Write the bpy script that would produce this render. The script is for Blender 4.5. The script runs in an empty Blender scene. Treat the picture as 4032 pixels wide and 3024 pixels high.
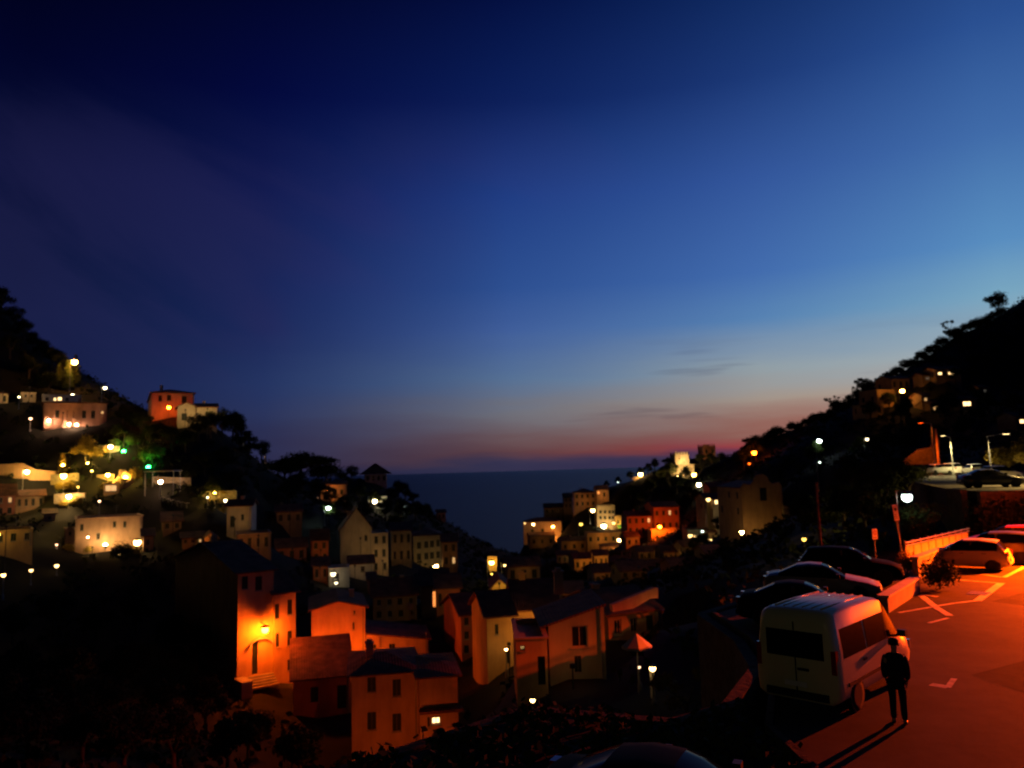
import bpy, bmesh, math, random
import numpy as np
from mathutils import Vector, Matrix
random.seed(7); rng = np.random.default_rng(7)
R = math.radians
sc = bpy.context.scene
COL = sc.collection

# ------------------------------------------------------------------ camera
F = 769.0                       # focal length in pixels of a 1024 px wide picture
CZ = 60.0                       # camera height above the sea
PITCH, ROLL = R(6.4), R(1.7)
Xv = Vector((1, 0, 0)); Fv = Vector((0, math.cos(PITCH), math.sin(PITCH))); Uv = Vector((0, -math.sin(PITCH), math.cos(PITCH)))
cam_d = bpy.data.cameras.new('camera'); cam = bpy.data.objects.new('camera', cam_d); COL.objects.link(cam)
cr = Xv*math.cos(ROLL) - Uv*math.sin(ROLL); cu = Xv*math.sin(ROLL) + Uv*math.cos(ROLL)
M = Matrix((cr, cu, -Fv)).transposed().to_4x4(); M.translation = Vector((0, 0, CZ)); cam.matrix_world = M
cam_d.sensor_width = 36.0; cam_d.lens = 36.0*F/1024.0; cam_d.clip_start = 0.1; cam_d.clip_end = 90000
cam_d.dof.use_dof = True; cam_d.dof.focus_distance = 6.5; cam_d.dof.aperture_fstop = 1.25; cam_d.dof.aperture_blades = 5
sc.camera = cam

# ------------------------------------------------------------------ sky (dusk, sun just set to the right of the view)
SUN_AZ = 47.0
w = bpy.data.worlds.new('World'); sc.world = w; w.use_nodes = True
nt = w.node_tree; nt.nodes.clear()
def nd(t, **k):
    n = nt.nodes.new(t)
    for a, b in k.items(): setattr(n, a, b)
    return n
def lk(a, b): nt.links.new(a, b)
def math_n(op, a, b=None, c=None, clamp=False):
    n = nd('ShaderNodeMath', operation=op, use_clamp=clamp)
    for i, v in enumerate((a, b, c)):
        if v is None: continue
        if isinstance(v, (int, float)): n.inputs[i].default_value = v
        else: lk(v, n.inputs[i])
    return n.outputs[0]
def s2l(c): return tuple((v/255/12.92 if v/255 <= .04045 else ((v/255+.055)/1.055)**2.4) for v in c)
def ramp(fac, stops, mode='RGB'):
    n = nd('ShaderNodeValToRGB'); e = n.color_ramp.elements
    n.color_ramp.interpolation = 'EASE' if False else 'LINEAR'
    while len(e) < len(stops): e.new(0.5)
    for i, (p, c) in enumerate(stops):
        e[i].position = p
        e[i].color = tuple(s2l(c)) + (1,)
    lk(fac, n.inputs[0]); return n.outputs[0]
tc = nd('ShaderNodeTexCoord'); sep = nd('ShaderNodeSeparateXYZ')
nrm = nd('ShaderNodeVectorMath', operation='NORMALIZE'); lk(tc.outputs['Generated'], nrm.inputs[0]); lk(nrm.outputs[0], sep.inputs[0])
elev = math_n('MULTIPLY', math_n('ARCSINE', sep.outputs[2]), 180/math.pi)
az = math_n('MULTIPLY', math_n('ARCTAN2', sep.outputs[0], sep.outputs[1]), 180/math.pi)
daz = math_n('MULTIPLY', math_n('ARCCOSINE', math_n('COSINE', math_n('MULTIPLY', math_n('SUBTRACT', az, SUN_AZ), math.pi/180))), 180/math.pi)
comb = nd('ShaderNodeCombineXYZ'); lk(math_n('MULTIPLY', az, .055), comb.inputs[0]); lk(math_n('MULTIPLY', elev, .42), comb.inputs[1])
strat = nd('ShaderNodeTexNoise'); strat.inputs['Scale'].default_value = 1.0; strat.inputs['Detail'].default_value = 4; lk(comb.outputs[0], strat.inputs['Vector'])
sn = math_n('SUBTRACT', strat.outputs[0], .5)
low = nd('ShaderNodeMapRange'); low.inputs[1].default_value = 14; low.inputs[2].default_value = 2; lk(elev, low.inputs[0])
elev2 = math_n('ADD', elev, math_n('MULTIPLY', math_n('MULTIPLY', sn, 4.0), low.outputs[0]))
ef = math_n('DIVIDE', math_n('ADD', elev2, 2.0), 62.0, clamp=True)          # -2..60 degrees
def P(e): return (e+2.0)/62.0
ELV = (-1, .3, 1.1, 2.2, 4.4, 6.7, 10.3, 13.5, 20, 26.5, 33, 45, 60)
SKYC = [(80, [(18,22,46),(24,26,56),(26,28,60),(26,30,64),(22,30,66),(18,28,66),(12,26,64),(7,21,58),(7,15,56),(2,5,42),(1,2,24),(0,1,12),(0,0,6)]),
        (65, [(28,31,60),(36,38,68),(42,42,72),(46,48,82),(46,56,98),(40,56,104),(30,44,96),(26,40,94),(18,28,84),(4,11,65),(2,6,45),(1,2,22),(0,1,10)]),
        (47, [(42,44,76),(60,56,84),(102,68,74),(112,86,90),(120,120,130),(94,122,160),(70,102,166),(50,86,156),(34,66,140),(14,34,96),(5,18,70),(2,7,40),(1,3,18)]),
        (29, [(40,46,84),(74,56,84),(168,66,60),(156,100,90),(174,158,146),(156,170,178),(94,140,192),(72,116,186),(55,92,166),(30,60,126),(14,40,96),(6,16,52),(2,6,24)]),
        (14, [(50,50,84),(110,60,72),(178,76,66),(180,108,92),(194,172,156),(174,186,192),(130,178,206),(96,152,206),(70,116,182),(46,86,156),(26,56,116),(9,22,62),(3,8,30)])]
for k_ in (2, 1):                         # refine the azimuth steps so that no kink shows
    SKYC = [x for i, (d0, c0) in enumerate(SKYC) for x in ([(d0, c0)] + ([((d0+SKYC[i+1][0])/2, [tuple((a_*.52+b_*.48) for a_, b_ in zip(p_, q_)) for p_, q_ in zip(c0, SKYC[i+1][1])])] if i+1 < len(SKYC) else []))]
cur = None
for i, (dz, cs) in enumerate(SKYC):      # sunset side brightens step by step with azimuth
    col = ramp(ef, [(P(e_), c) for e_, c in zip(ELV, cs)])
    if cur is None: cur = col; continue
    t_ = math_n('DIVIDE', math_n('SUBTRACT', SKYC[i-1][0], daz), SKYC[i-1][0]-dz, clamp=True)
    mx = nd('ShaderNodeMix', data_type='RGBA'); lk(t_, mx.inputs[0]); lk(cur, mx.inputs[6]); lk(col, mx.inputs[7]); cur = mx.outputs[2]
# thin dark bars of cloud low over the sunset
cb = nd('ShaderNodeCombineXYZ'); lk(math_n('MULTIPLY', az, .085), cb.inputs[0]); lk(math_n('MULTIPLY', elev, .95), cb.inputs[1]); cb.inputs[2].default_value = 5.2
bn = nd('ShaderNodeTexNoise'); bn.inputs['Scale'].default_value = 1.0; bn.inputs['Detail'].default_value = 3; lk(cb.outputs[0], bn.inputs['Vector'])
bm_ = nd('ShaderNodeMapRange', interpolation_type='SMOOTHSTEP'); bm_.inputs[1].default_value = .56; bm_.inputs[2].default_value = .70; lk(bn.outputs[0], bm_.inputs[0])
bw = nd('ShaderNodeMapRange', interpolation_type='SMOOTHSTEP'); bw.inputs[1].default_value = 10; bw.inputs[2].default_value = 6; lk(elev, bw.inputs[0])
bz = nd('ShaderNodeMapRange', interpolation_type='SMOOTHSTEP'); bz.inputs[1].default_value = 48; bz.inputs[2].default_value = 34; lk(daz, bz.inputs[0])
dk = nd('ShaderNodeMix', data_type='RGBA', blend_type='MULTIPLY'); lk(math_n('MULTIPLY', math_n('MULTIPLY', math_n('MULTIPLY', bm_.outputs[0], bw.outputs[0]), bz.outputs[0]), .7), dk.inputs[0]); lk(cur, dk.inputs[6]); dk.inputs[7].default_value = (.62, .58, .66, 1); cur = dk.outputs[2]
# thin high cirrus, faintly mauve
cc = nd('ShaderNodeCombineXYZ')
rx = math_n('ADD', math_n('MULTIPLY', az, .42), math_n('MULTIPLY', elev, .9)); ry = math_n('SUBTRACT', math_n('MULTIPLY', az, .9), math_n('MULTIPLY', elev, .42))
lk(math_n('MULTIPLY', ry, .022), cc.inputs[0]); lk(math_n('MULTIPLY', rx, .075), cc.inputs[1]); cc.inputs[2].default_value = 7.3
cn = nd('ShaderNodeTexNoise'); cn.inputs['Scale'].default_value = 1.6; cn.inputs['Detail'].default_value = 5; cn.inputs['Roughness'].default_value = .5; cn.inputs['Distortion'].default_value = .6; lk(cc.outputs[0], cn.inputs['Vector'])
cm = nd('ShaderNodeMapRange', interpolation_type='SMOOTHSTEP'); cm.inputs[1].default_value = .40; cm.inputs[2].default_value = .66; lk(cn.outputs[0], cm.inputs[0])
ch = nd('ShaderNodeMapRange', interpolation_type='SMOOTHSTEP'); ch.inputs[1].default_value = 28; ch.inputs[2].default_value = 19; lk(elev, ch.inputs[0])
cmask = math_n('MULTIPLY', math_n('MULTIPLY', cm.outputs[0], ch.outputs[0]), .34)
mx2 = nd('ShaderNodeMix', data_type='RGBA'); lk(cmask, mx2.inputs[0]); lk(cur, mx2.inputs[6]); mx2.inputs[7].default_value = (*s2l((46, 45, 94)), 1)
mixw = nd('ShaderNodeMix', data_type='RGBA', blend_type='LIGHTEN'); mixw.inputs[0].default_value = 1; lk(cur, mixw.inputs[6]); lk(mx2.outputs[2], mixw.inputs[7])
away = nd('ShaderNodeMapRange', interpolation_type='SMOOTHSTEP'); away.inputs[1].default_value = 75; away.inputs[2].default_value = 150; away.inputs[3].default_value = .85; away.inputs[4].default_value = .045; lk(daz, away.inputs[0])
bg = nd('ShaderNodeBackground'); lk(mixw.outputs[2], bg.inputs[0]); lk(away.outputs[0], bg.inputs[1])
out = nd('ShaderNodeOutputWorld'); lk(bg.outputs[0], out.inputs[0])

sc.view_settings.view_transform = 'Standard'; sc.view_settings.look = 'None'; sc.view_settings.gamma = 1; sc.view_settings.exposure = 0
sc.cycles.use_denoising = True; sc.cycles.max_bounces = 4; sc.cycles.diffuse_bounces = 2; sc.cycles.glossy_bounces = 3; sc.cycles.sample_clamp_indirect = 3; sc.cycles.sample_clamp_direct = 60
sc.cycles.caustics_reflective = False; sc.cycles.caustics_refractive = False

# ------------------------------------------------------------------ pixel helpers
cR, sR = math.cos(ROLL), math.sin(ROLL)
def ray(px, py):
    cx, cy = (px-512)/F, (384-py)/F
    a, b = cx*cR+cy*sR, -cx*sR+cy*cR
    return Fv + Xv*a + Uv*b
def at(px, py, Y):
    d = ray(px, py); return d*(Y/d.y) + Vector((0, 0, CZ))
def ground(px, py, z):
    d = ray(px, py); return d*((z-CZ)/d.z) + Vector((0, 0, CZ))
REG = {1: (0, 292.06, 8.71), 2: (0, 457.1, 8.71), 3: (203.2, 431.7, 8.71), 4: (152.4, 558.7, 6.70), 5: (431.7, 558.7, 7.926),
       6: (495.2, 431.7, 8.71), 7: (736.5, 279.4, 7.684), 8: (685.7, 482.5, 6.533), 9: (863.5, 495.2, 13.78), 0: (0, 0, 1)}
def q(r, x, y):
    X0, Y0, s = REG[r]; return X0+x/s, Y0+y/s

# ------------------------------------------------------------------ materials
MATS = {}
def newmat(name):
    m = bpy.data.materials.new(name); m.use_nodes = True
    return m, m.node_tree, m.node_tree.nodes['Principled BSDF']
def surf(name, col, rough=.85, var=.25, scale=2.0, bump=.2, bscale=30., metal=0., coat=0., spec=.3, wave=None, streak=False):
    if name in MATS: return MATS[name]
    m, t, b = newmat(name)
    N, L = t.nodes, t.links
    tcn = N.new('ShaderNodeTexCoord'); src = tcn.outputs['Object']
    n1 = N.new('ShaderNodeTexNoise'); n1.inputs['Scale'].default_value = scale; n1.inputs['Detail'].default_value = 6; n1.inputs['Roughness'].default_value = .65
    if streak:
        mp = N.new('ShaderNodeMapping'); mp.inputs['Scale'].default_value = (1, 1, .35); L.new(src, mp.inputs[0]); L.new(mp.outputs[0], n1.inputs['Vector'])
    else: L.new(src, n1.inputs['Vector'])
    cr_ = N.new('ShaderNodeValToRGB'); e_ = cr_.color_ramp.elements
    e_[0].position = .3; e_[1].position = .7
    e_[0].color = (*[max(0, c*(1-var)) for c in col], 1); e_[1].color = (*[min(1, c*(1+var*.6)) for c in col], 1)
    L.new(n1.outputs[0], cr_.inputs[0]); L.new(cr_.outputs[0], b.inputs['Base Color'])
    b.inputs['Roughness'].default_value = rough; b.inputs['Metallic'].default_value = metal
    b.inputs['Specular IOR Level'].default_value = spec; b.inputs['Coat Weight'].default_value = coat; b.inputs['Coat Roughness'].default_value = .04
    if bump > 0:
        bp = N.new('ShaderNodeBump'); bp.inputs['Strength'].default_value = bump; bp.inputs['Distance'].default_value = .05
        if wave:
            wv = N.new('ShaderNodeTexWave'); wv.bands_direction = wave; wv.inputs['Scale'].default_value = 1.4; wv.inputs['Distortion'].default_value = .6
            L.new(src, wv.inputs['Vector']); L.new(wv.outputs['Fac'], bp.inputs['Height'])
        else:
            n2 = N.new('ShaderNodeTexNoise'); n2.inputs['Scale'].default_value = bscale; n2.inputs['Detail'].default_value = 4
            L.new(src, n2.inputs['Vector']); L.new(n2.outputs[0], bp.inputs['Height'])
        L.new(bp.outputs[0], b.inputs['Normal'])
    MATS[name] = m; return m
def emis(name, col, strength):
    key = f'{name}_{strength}'
    if key in MATS: return MATS[key]
    m, t, b = newmat(key); b.inputs['Base Color'].default_value = (.6, .6, .6, 1)
    b.inputs['Emission Color'].default_value = (*col, 1); b.inputs['Emission Strength'].default_value = strength
    MATS[key] = m; return m
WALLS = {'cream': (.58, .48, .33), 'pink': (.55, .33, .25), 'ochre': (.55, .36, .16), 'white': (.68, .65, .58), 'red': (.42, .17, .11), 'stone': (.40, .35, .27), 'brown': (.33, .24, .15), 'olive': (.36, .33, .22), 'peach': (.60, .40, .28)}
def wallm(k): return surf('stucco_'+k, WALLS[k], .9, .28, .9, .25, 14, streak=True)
ROOF = surf('terracotta', (.17, .075, .045), .9, .65, .9, .8, wave='X')
SHUT = surf('shutter_paint', (.018, .028, .02), .6, .2, 3, .1)
FRAME = surf('window_frame_paint', (.30, .27, .22), .6, .2, 4, .05)
GLASS = surf('dark_glass', (.012, .013, .016), .06, .1, 1, 0, spec=.6)
CARGLASS = surf('car_glass', (.004, .004, .005), .12, .1, 1, 0, spec=.035)
CONC = surf('concrete', (.30, .28, .25), .9, .3, 1.2, .3, 25)
STONE = surf('dry_stone', (.08, .07, .055), .95, .45, 2.2, .8, 6, spec=.05)
ASPH = surf('asphalt', (.046, .045, .044), .85, .5, .45, .4, 60, spec=.06)
PAINT = surf('road_paint', (.42, .40, .36), .8, .45, 3.0, .2, 40)
METAL = surf('galvanised_metal', (.28, .28, .28), .45, .2, 5, .05, metal=.6)
DARKM = surf('dark_metal', (.04, .04, .042), .5, .2, 5, .05)
RUBBER = surf('rubber', (.015, .015, .015), .9, .2, 8, .1)
PLAST = surf('black_plastic', (.012, .012, .013), .55, .2, 8, .05)
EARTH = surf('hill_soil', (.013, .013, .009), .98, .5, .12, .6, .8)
BARK = surf('bark', (.06, .045, .03), .95, .4, 4, .5, 9)
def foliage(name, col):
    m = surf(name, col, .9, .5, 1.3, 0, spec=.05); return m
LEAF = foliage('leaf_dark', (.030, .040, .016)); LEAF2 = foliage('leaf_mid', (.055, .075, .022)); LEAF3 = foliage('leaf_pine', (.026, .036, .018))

# ------------------------------------------------------------------ object helpers
def link(o, parent=None):
    COL.objects.link(o)
    if parent is not None: o.parent = parent
    return o
def tag(o, label=None, cat=None, group=None, kind=None):
    if label: o['label'] = label
    if cat: o['category'] = cat
    if group: o['group'] = group
    if kind: o['kind'] = kind
    return o
def empty(name, loc=(0, 0, 0), rz=0.):
    o = bpy.data.objects.new(name, None); o.location = loc; o.rotation_euler = (0, 0, rz); o.empty_display_size = .3
    return link(o)
class MB:
    def __init__(s): s.v = []; s.f = []; s.m = []
    def add(s, vs, fs, mi=0):
        b = len(s.v); s.v += [tuple(v) for v in vs]; s.f += [tuple(i+b for i in f) for f in fs]; s.m += [mi]*len(fs); return s
    def box(s, x0, x1, y0, y1, z0, z1, mi=0):
        return s.add([(x0, y0, z0), (x1, y0, z0), (x1, y1, z0), (x0, y1, z0), (x0, y0, z1), (x1, y0, z1), (x1, y1, z1), (x0, y1, z1)],
                     [(0, 3, 2, 1), (4, 5, 6, 7), (0, 1, 5, 4), (1, 2, 6, 5), (2, 3, 7, 6), (3, 0, 4, 7)], mi)
    def tube(s, p0, p1, r0, r1=None, n=8, mi=0, cap=True):
        r1 = r0 if r1 is None else r1; p0 = Vector(p0); p1 = Vector(p1); d = (p1-p0).normalized()
        a = d.orthogonal().normalized(); b = d.cross(a); vs = []
        for p, r in ((p0, r0), (p1, r1)):
            for i in range(n):
                t = 2*math.pi*i/n; vs.append(p+a*(r*math.cos(t))+b*(r*math.sin(t)))
        fs = [(i, (i+1) % n, n+(i+1) % n, n+i) for i in range(n)]
        if cap: fs += [tuple(range(n-1, -1, -1)), tuple(range(n, 2*n))]
        return s.add(vs, fs, mi)
    def lathe(s, c, prof, n=12, mi=0, axis='z'):
        c = Vector(c); vs = []
        for r, h in prof:
            for i in range(n):
                t = 2*math.pi*i/n; x, y = r*math.cos(t), r*math.sin(t)
                vs.append(c+(Vector((x, y, h)) if axis == 'z' else Vector((x, h, y))))
        fs = []
        for k in range(len(prof)-1):
            for i in range(n): fs.append((k*n+i, k*n+(i+1) % n, (k+1)*n+(i+1) % n, (k+1)*n+i))
        fs += [tuple(range(n-1, -1, -1)), tuple(range((len(prof)-1)*n, len(prof)*n))]
        return s.add(vs, fs, mi)
    def prism(s, poly, z0, z1, mi=0):
        n = len(poly); vs = [(x, y, z0) for x, y in poly]+[(x, y, z1) for x, y in poly]
        return s.add(vs, [tuple(range(n-1, -1, -1)), tuple(range(n, 2*n))]+[(i, (i+1) % n, n+(i+1) % n, n+i) for i in range(n)], mi)
    def build(s, name, mat, parent=None, smooth=False, loc=None):
        me = bpy.data.meshes.new(name); me.from_pydata(s.v, [], s.f)
        for m_ in (mat if isinstance(mat, (list, tuple)) else [mat]): me.materials.append(m_)
        if any(s.m): me.polygons.foreach_set('material_index', s.m)
        if smooth: me.polygons.foreach_set('use_smooth', [True]*len(s.f))
        me.update()
        o = bpy.data.objects.new(name, me)
        if loc is not None: o.location = loc
        return link(o, parent)
def sphere_prof(r, n=7): return [(max(.001, r*math.sin(math.pi*i/n)), -r*math.cos(math.pi*i/n)) for i in range(n+1)]
def copy_tree(o, parent=None):
    c = o.copy(); COL.objects.link(c); c.parent = parent
    if parent is not None: c.matrix_parent_inverse = o.matrix_parent_inverse
    for ch in list(o.children): copy_tree(ch, c)
    return c
CTRL = []      # terrain control points (x, y, z)

# ------------------------------------------------------------------ what stands where (pixel outlines + distances; see wall sizes: a storey is about 3 m)
HOUSES = []
def H(name, label, r, xl, xr, yt, yb, D, yaw=0., side=None, depth=7., roof='gable', rh=1.6, wall='cream', wins=(), auto=None, base=5.0, cat='house', ctrl=True, chim=0, over=.35, peak=None, pil=()):
    pxl, pyt = q(r, xl, yt); pxr, pyb = q(r, xr, yb); ym = (pyt+pyb)/2
    C = at((pxl+pxr)/2, ym, D)
    if C.x < 0 and not side: yaw = max(yaw, math.degrees(math.atan2(-C.x, C.y))+2)      # fronts turned to the valley
    ya = R(yaw); u = Vector((math.cos(ya), math.sin(ya), 0)); inn = Vector((-math.sin(ya), math.cos(ya), 0))
    def on_front(px, py):            # where the ray meets the front wall: local x, z
        d = ray(px, py); o = Vector((0, 0, CZ))
        t = (C-o).dot(inn)/d.dot(inn); p = o+d*t
        return (p-C).dot(u), p.z
    x0, _ = on_front(pxl, ym); x1, _ = on_front(pxr, ym)
    zt = on_front((pxl+pxr)/2, pyt)[1]; zb = on_front((pxl+pxr)/2, pyb)[1]
    org = C+u*x0; org.z = zb; W = x1-x0
    if side:                          # the far edge of the visible side wall, as a pixel column
        corner = org if side[0] == 'L' else org+u*W
        d = ray(q(r, side[1], yt)[0], ym); dx, dy = d.x, d.y
        den = inn.x*dy-inn.y*dx
        if abs(den) > 1e-4: depth = min(22, max(3, (corner.y*dx-corner.x*dy)/den))
    wl = []
    for wn in wins:
        a = on_front(*q(r, wn[0], wn[1])); b = on_front(*q(r, wn[2], wn[3]))
        wl.append((a[0]-x0, b[1]-zb, b[0]-x0, a[1]-zb, wn[4] if len(wn) > 4 else 'shut'))
    pl = []
    for (pa, pb, pt, pbm) in pil:
        a = on_front(*q(r, pa, pt)); b = on_front(*q(r, pb, pbm)); pl.append((a[0]-x0, b[0]-x0, 0, a[1]-zb))
    pk = None
    if peak: pk = on_front(*q(r, peak[0], peak[1])); pk = (pk[0]-x0, pk[1]-zb)
    HOUSES.append(dict(name=name, label=label, org=org, yaw=ya, W=W, H=zt-zb, depth=depth, roof=roof, rh=rh, wall=wall, wins=wl, auto=auto, base=base, cat=cat, chim=chim, over=over, peak=pk, pil=pl, u=u, inn=inn, C=C))
    if ctrl:
        m = org+u*(W/2)-inn*.3; CTRL.append((m.x, m.y, zb)); m = org+u*(W/2)+inn*(depth+.3); CTRL.append((m.x, m.y, zb+.3+.05*depth))
    return HOUSES[-1]
# --- left hillside, top
H('hotel', 'long hillside hotel with uplit pilasters and dark red roof, upper left', 1, 375, 930, 968, 1168, 150, 0, depth=9, roof='hip', rh=.7, wall='pink', cat='hotel', auto=(1, 7), pil=[(390, 450, 985, 1160), (545, 580, 1020, 1160), (590, 616, 1020, 1160), (645, 695, 1005, 1160), (868, 915, 1060, 1180)])
H('terrace_house', 'low white house with two lit windows above the hotel roof', 1, 370, 705, 898, 965, 162, 0, depth=6, roof='flat', wall='white', wins=[(466, 918, 492, 950, 'lit'), (502, 912, 540, 948, 'lit'), (395, 915, 425, 945, 'glass'), (570, 918, 600, 948, 'glass')])
H('hillside_house', 'small cream lit house cut by the left picture edge, upper row', 1, -60, 72, 884, 975, 158, 0, depth=6, roof='hip', rh=.6, wall='cream', auto=(1, 2))
H('hillside_house', 'low cream lit wall house just left of the hotel', 1, 186, 312, 878, 938, 160, 0, depth=5, roof='flat', wall='cream', wins=[(215, 892, 235, 915, 'glass'), (265, 892, 285, 915, 'glass')])
H('villa', 'orange lit villa with hip roof and a bright lamp on the left ridge', 1, 1320, 1690, 880, 1095, 150, 27, side=('L', 1195), roof='hip', rh=1.9, wall='peach', cat='villa', wins=[(1455, 895, 1490, 945), (1585, 905, 1625, 965), (1380, 900, 1410, 950)], chim=1)
H('stone_house', 'cream stone house with dark arched door below the orange villa', 1, 1545, 1705, 1000, 1150, 143, -8, depth=6, roof='gablef', rh=.8, wall='stone', wins=[(1582, 1055, 1628, 1118, 'arch')])
H('stone_house', 'cream stone wing to the right of the arched door house', 1, 1712, 1890, 1005, 1140, 144, 18, depth=6, roof='gable', rh=.9, wall='stone', wins=[(1790, 1040, 1815, 1080)])
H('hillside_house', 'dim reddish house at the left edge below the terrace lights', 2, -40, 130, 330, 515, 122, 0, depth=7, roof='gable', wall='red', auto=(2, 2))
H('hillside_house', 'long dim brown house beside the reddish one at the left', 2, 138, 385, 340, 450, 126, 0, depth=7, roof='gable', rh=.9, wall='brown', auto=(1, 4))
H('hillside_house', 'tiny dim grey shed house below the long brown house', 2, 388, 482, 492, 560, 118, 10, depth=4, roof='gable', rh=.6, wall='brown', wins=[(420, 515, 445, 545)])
H('garden_room', 'small glowing yellow room among the dark garden below the lit rock', 2, 903, 1042, 232, 312, 128, 0, depth=3.5, roof='flat', wall='ochre', cat='shed', wins=[(915, 243, 1018, 298, 'dimlit')])
H('uplit_villa', 'cream villa with tall uplit walls and a round dark bush in front', 2, 655, 1240, 528, 815, 110, 0, depth=9, roof='flat', wall='peach', cat='villa', wins=[(838, 660, 872, 720, 'glass'), (700, 585, 726, 640), (1075, 560, 1100, 610), (985, 560, 1010, 610)])
H('garden_wall_house', 'low lit step of wall at the left end of the uplit villa', 2, 572, 652, 632, 695, 109, 0, depth=5, roof='flat', wall='peach', wins=[(600, 650, 620, 680)])
H('villa_annex', 'dim annex at the right end of the uplit villa', 2, 1246, 1335, 690, 812, 108, 10, depth=6, roof='gable', rh=.8, wall='brown', wins=[(1275, 720, 1300, 765)])
H('hillside_house', 'yellow lit low house at the left edge beneath the villas', 2, -60, 285, 640, 760, 98, 0, depth=7, roof='flat', wall='ochre', auto=(1, 3))
H('gable_cottage', 'small orange lit cottage end with ivy right of the uplit villa', 2, 1782, 1888, 705, 848, 106, 0, depth=6, roof='gablef', rh=.6, wall='ochre', wins=[(1840, 790, 1862, 830)])
H('cottage_wing', 'dim low wing reaching left from the ivy cottage', 2, 1590, 1775, 705, 760, 108, 5, depth=5, roof='gable', rh=.6, wall='brown', auto=(1, 3))
H('tall_house', 'plain brown tall house standing behind the big dark gable building', 3, 205, 420, 645, 890, 116, 8, side=('R', 462), roof='gable', rh=.8, wall='cream', wins=[(235, 735, 270, 830), (330, 720, 355, 770)])
H('low_house', 'dim flat brown house stepping down right of the plain tall house', 3, 295, 590, 892, 1045, 108, 5, depth=7, roof='flat', wall='brown', auto=(1, 4))
# --- left headland, far
H('clifftop_pavilion', 'pale clifftop house under a dark hip roof facing the open sea', 3, 1410, 1598, 372, 440, 235, 0, depth=9, roof='hip', rh=3.4, wall='white', over=1.6, auto=(1, 4))
H('cliff_house', 'small orange lit house with a yellow lamp on the left headland', 3, 1030, 1250, 462, 585, 188, 0, depth=7, roof='gable', rh=.8, wall='peach', wins=[(1140, 500, 1165, 540), (1195, 505, 1218, 545)])
H('cliff_house', 'white lit wall house below the clifftop pavilion', 3, 1440, 1600, 570, 660, 205, 0, depth=6, roof='flat', wall='white', auto=(1, 3))
H('cliff_house', 'pinkish lone house at the seaward tip of the left headland', 3, 2040, 2112, 705, 770, 240, 10, depth=6, roof='gable', rh=.8, wall='pink', auto=(1, 2))
H('gable_house', 'big pale brown house with blank gable wall in the middle left', 3, 1200, 1470, 845, 1135, 130, 4, depth=9, roof='gablef', rh=3.3, wall='cream', wins=[(1405, 900, 1430, 950)], chim=1)
H('gable_house_wing', 'lower pale wing attached right of the blank gable house', 3, 1473, 1612, 885, 1235, 131, 10, depth=7, roof='flat', wall='cream', auto=(3, 2))
H('white_annex', 'small whitish annex with one tiny window under the blank gable house', 3, 1275, 1482, 1150, 1285, 120, 4, depth=6, roof='gable', rh=.9, wall='white', wins=[(1372, 1172, 1408, 1220, 'glass')])
H('apartment_house', 'yellowish apartment house with rows of small dark windows near the valley mouth', 3, 1835, 2072, 905, 1205, 160, -22, depth=9, roof='hip', rh=1.2, wall='olive', wins=[(x, y-(x-1835)*.12, x+36, y+58-(x-1835)*.12) for y in (965, 1065) for x in (1862, 1925, 1975, 2030)], chim=1)
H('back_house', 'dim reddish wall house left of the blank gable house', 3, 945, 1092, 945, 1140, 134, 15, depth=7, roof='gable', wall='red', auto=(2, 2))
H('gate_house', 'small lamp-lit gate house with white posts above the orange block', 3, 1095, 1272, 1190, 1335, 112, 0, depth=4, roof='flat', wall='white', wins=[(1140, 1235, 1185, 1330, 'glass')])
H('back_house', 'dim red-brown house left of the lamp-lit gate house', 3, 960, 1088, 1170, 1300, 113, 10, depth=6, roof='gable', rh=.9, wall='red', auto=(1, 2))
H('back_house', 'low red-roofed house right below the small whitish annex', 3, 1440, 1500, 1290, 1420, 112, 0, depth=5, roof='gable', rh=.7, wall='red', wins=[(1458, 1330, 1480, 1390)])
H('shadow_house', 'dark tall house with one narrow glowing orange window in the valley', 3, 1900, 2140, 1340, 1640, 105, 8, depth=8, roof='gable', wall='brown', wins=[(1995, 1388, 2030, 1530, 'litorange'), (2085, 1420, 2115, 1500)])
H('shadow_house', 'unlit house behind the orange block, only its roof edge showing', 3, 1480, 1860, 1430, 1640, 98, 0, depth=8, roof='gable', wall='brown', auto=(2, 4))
# --- lower left, near
H('corner_building', 'tall dark gabled building with a glaring yellow lamp on its red lit face', 4, 570, 812, 88, 800, 75, 38, side=('L', 150), roof='gable', rh=2.2, wall='ochre', cat='building', wins=[(668, 560, 705, 770, 'door'), (600, 120, 640, 200), (690, 120, 735, 210)], chim=1)
H('corner_building_wing', 'red lit wing with narrow shuttered windows right of the glaring lamp', 4, 815, 960, 225, 790, 76.5, 38, depth=8, roof='gable', rh=1.6, wall='ochre', cat='building', wins=[(818, 305, 850, 400), (905, 275, 937, 372), (905, 485, 935, 580), (905, 678, 932, 745), (826, 500, 850, 590)])
H('orange_block', 'bright plain orange block with shallow gable in the lower left', 4, 1066, 1428, 335, 760, 84, -14, depth=9, roof='gablef', rh=.7, wall='peach', cat='building', wins=[(1340, 425, 1356, 475, 'glass'), (1345, 345, 1362, 372, 'glass')])
H('orange_block_wing', 'low orange wing sloping down right from the plain block', 4, 1432, 1850, 490, 700, 82.5, 6, depth=7, roof='shedr', rh=1.0, wall='peach', cat='building', wins=[(1455, 525, 1500, 600), (1585, 572, 1627, 645)])
H('leanto_house', 'low house with red lean-to roof and dark arches below the orange block', 4, 945, 1330, 795, 1060, 71, -12, depth=6.5, roof='shed', rh=2.2, wall='red', wins=[(1060, 862, 1112, 960, 'arch'), (1238, 850, 1300, 1000, 'arch')])
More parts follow.
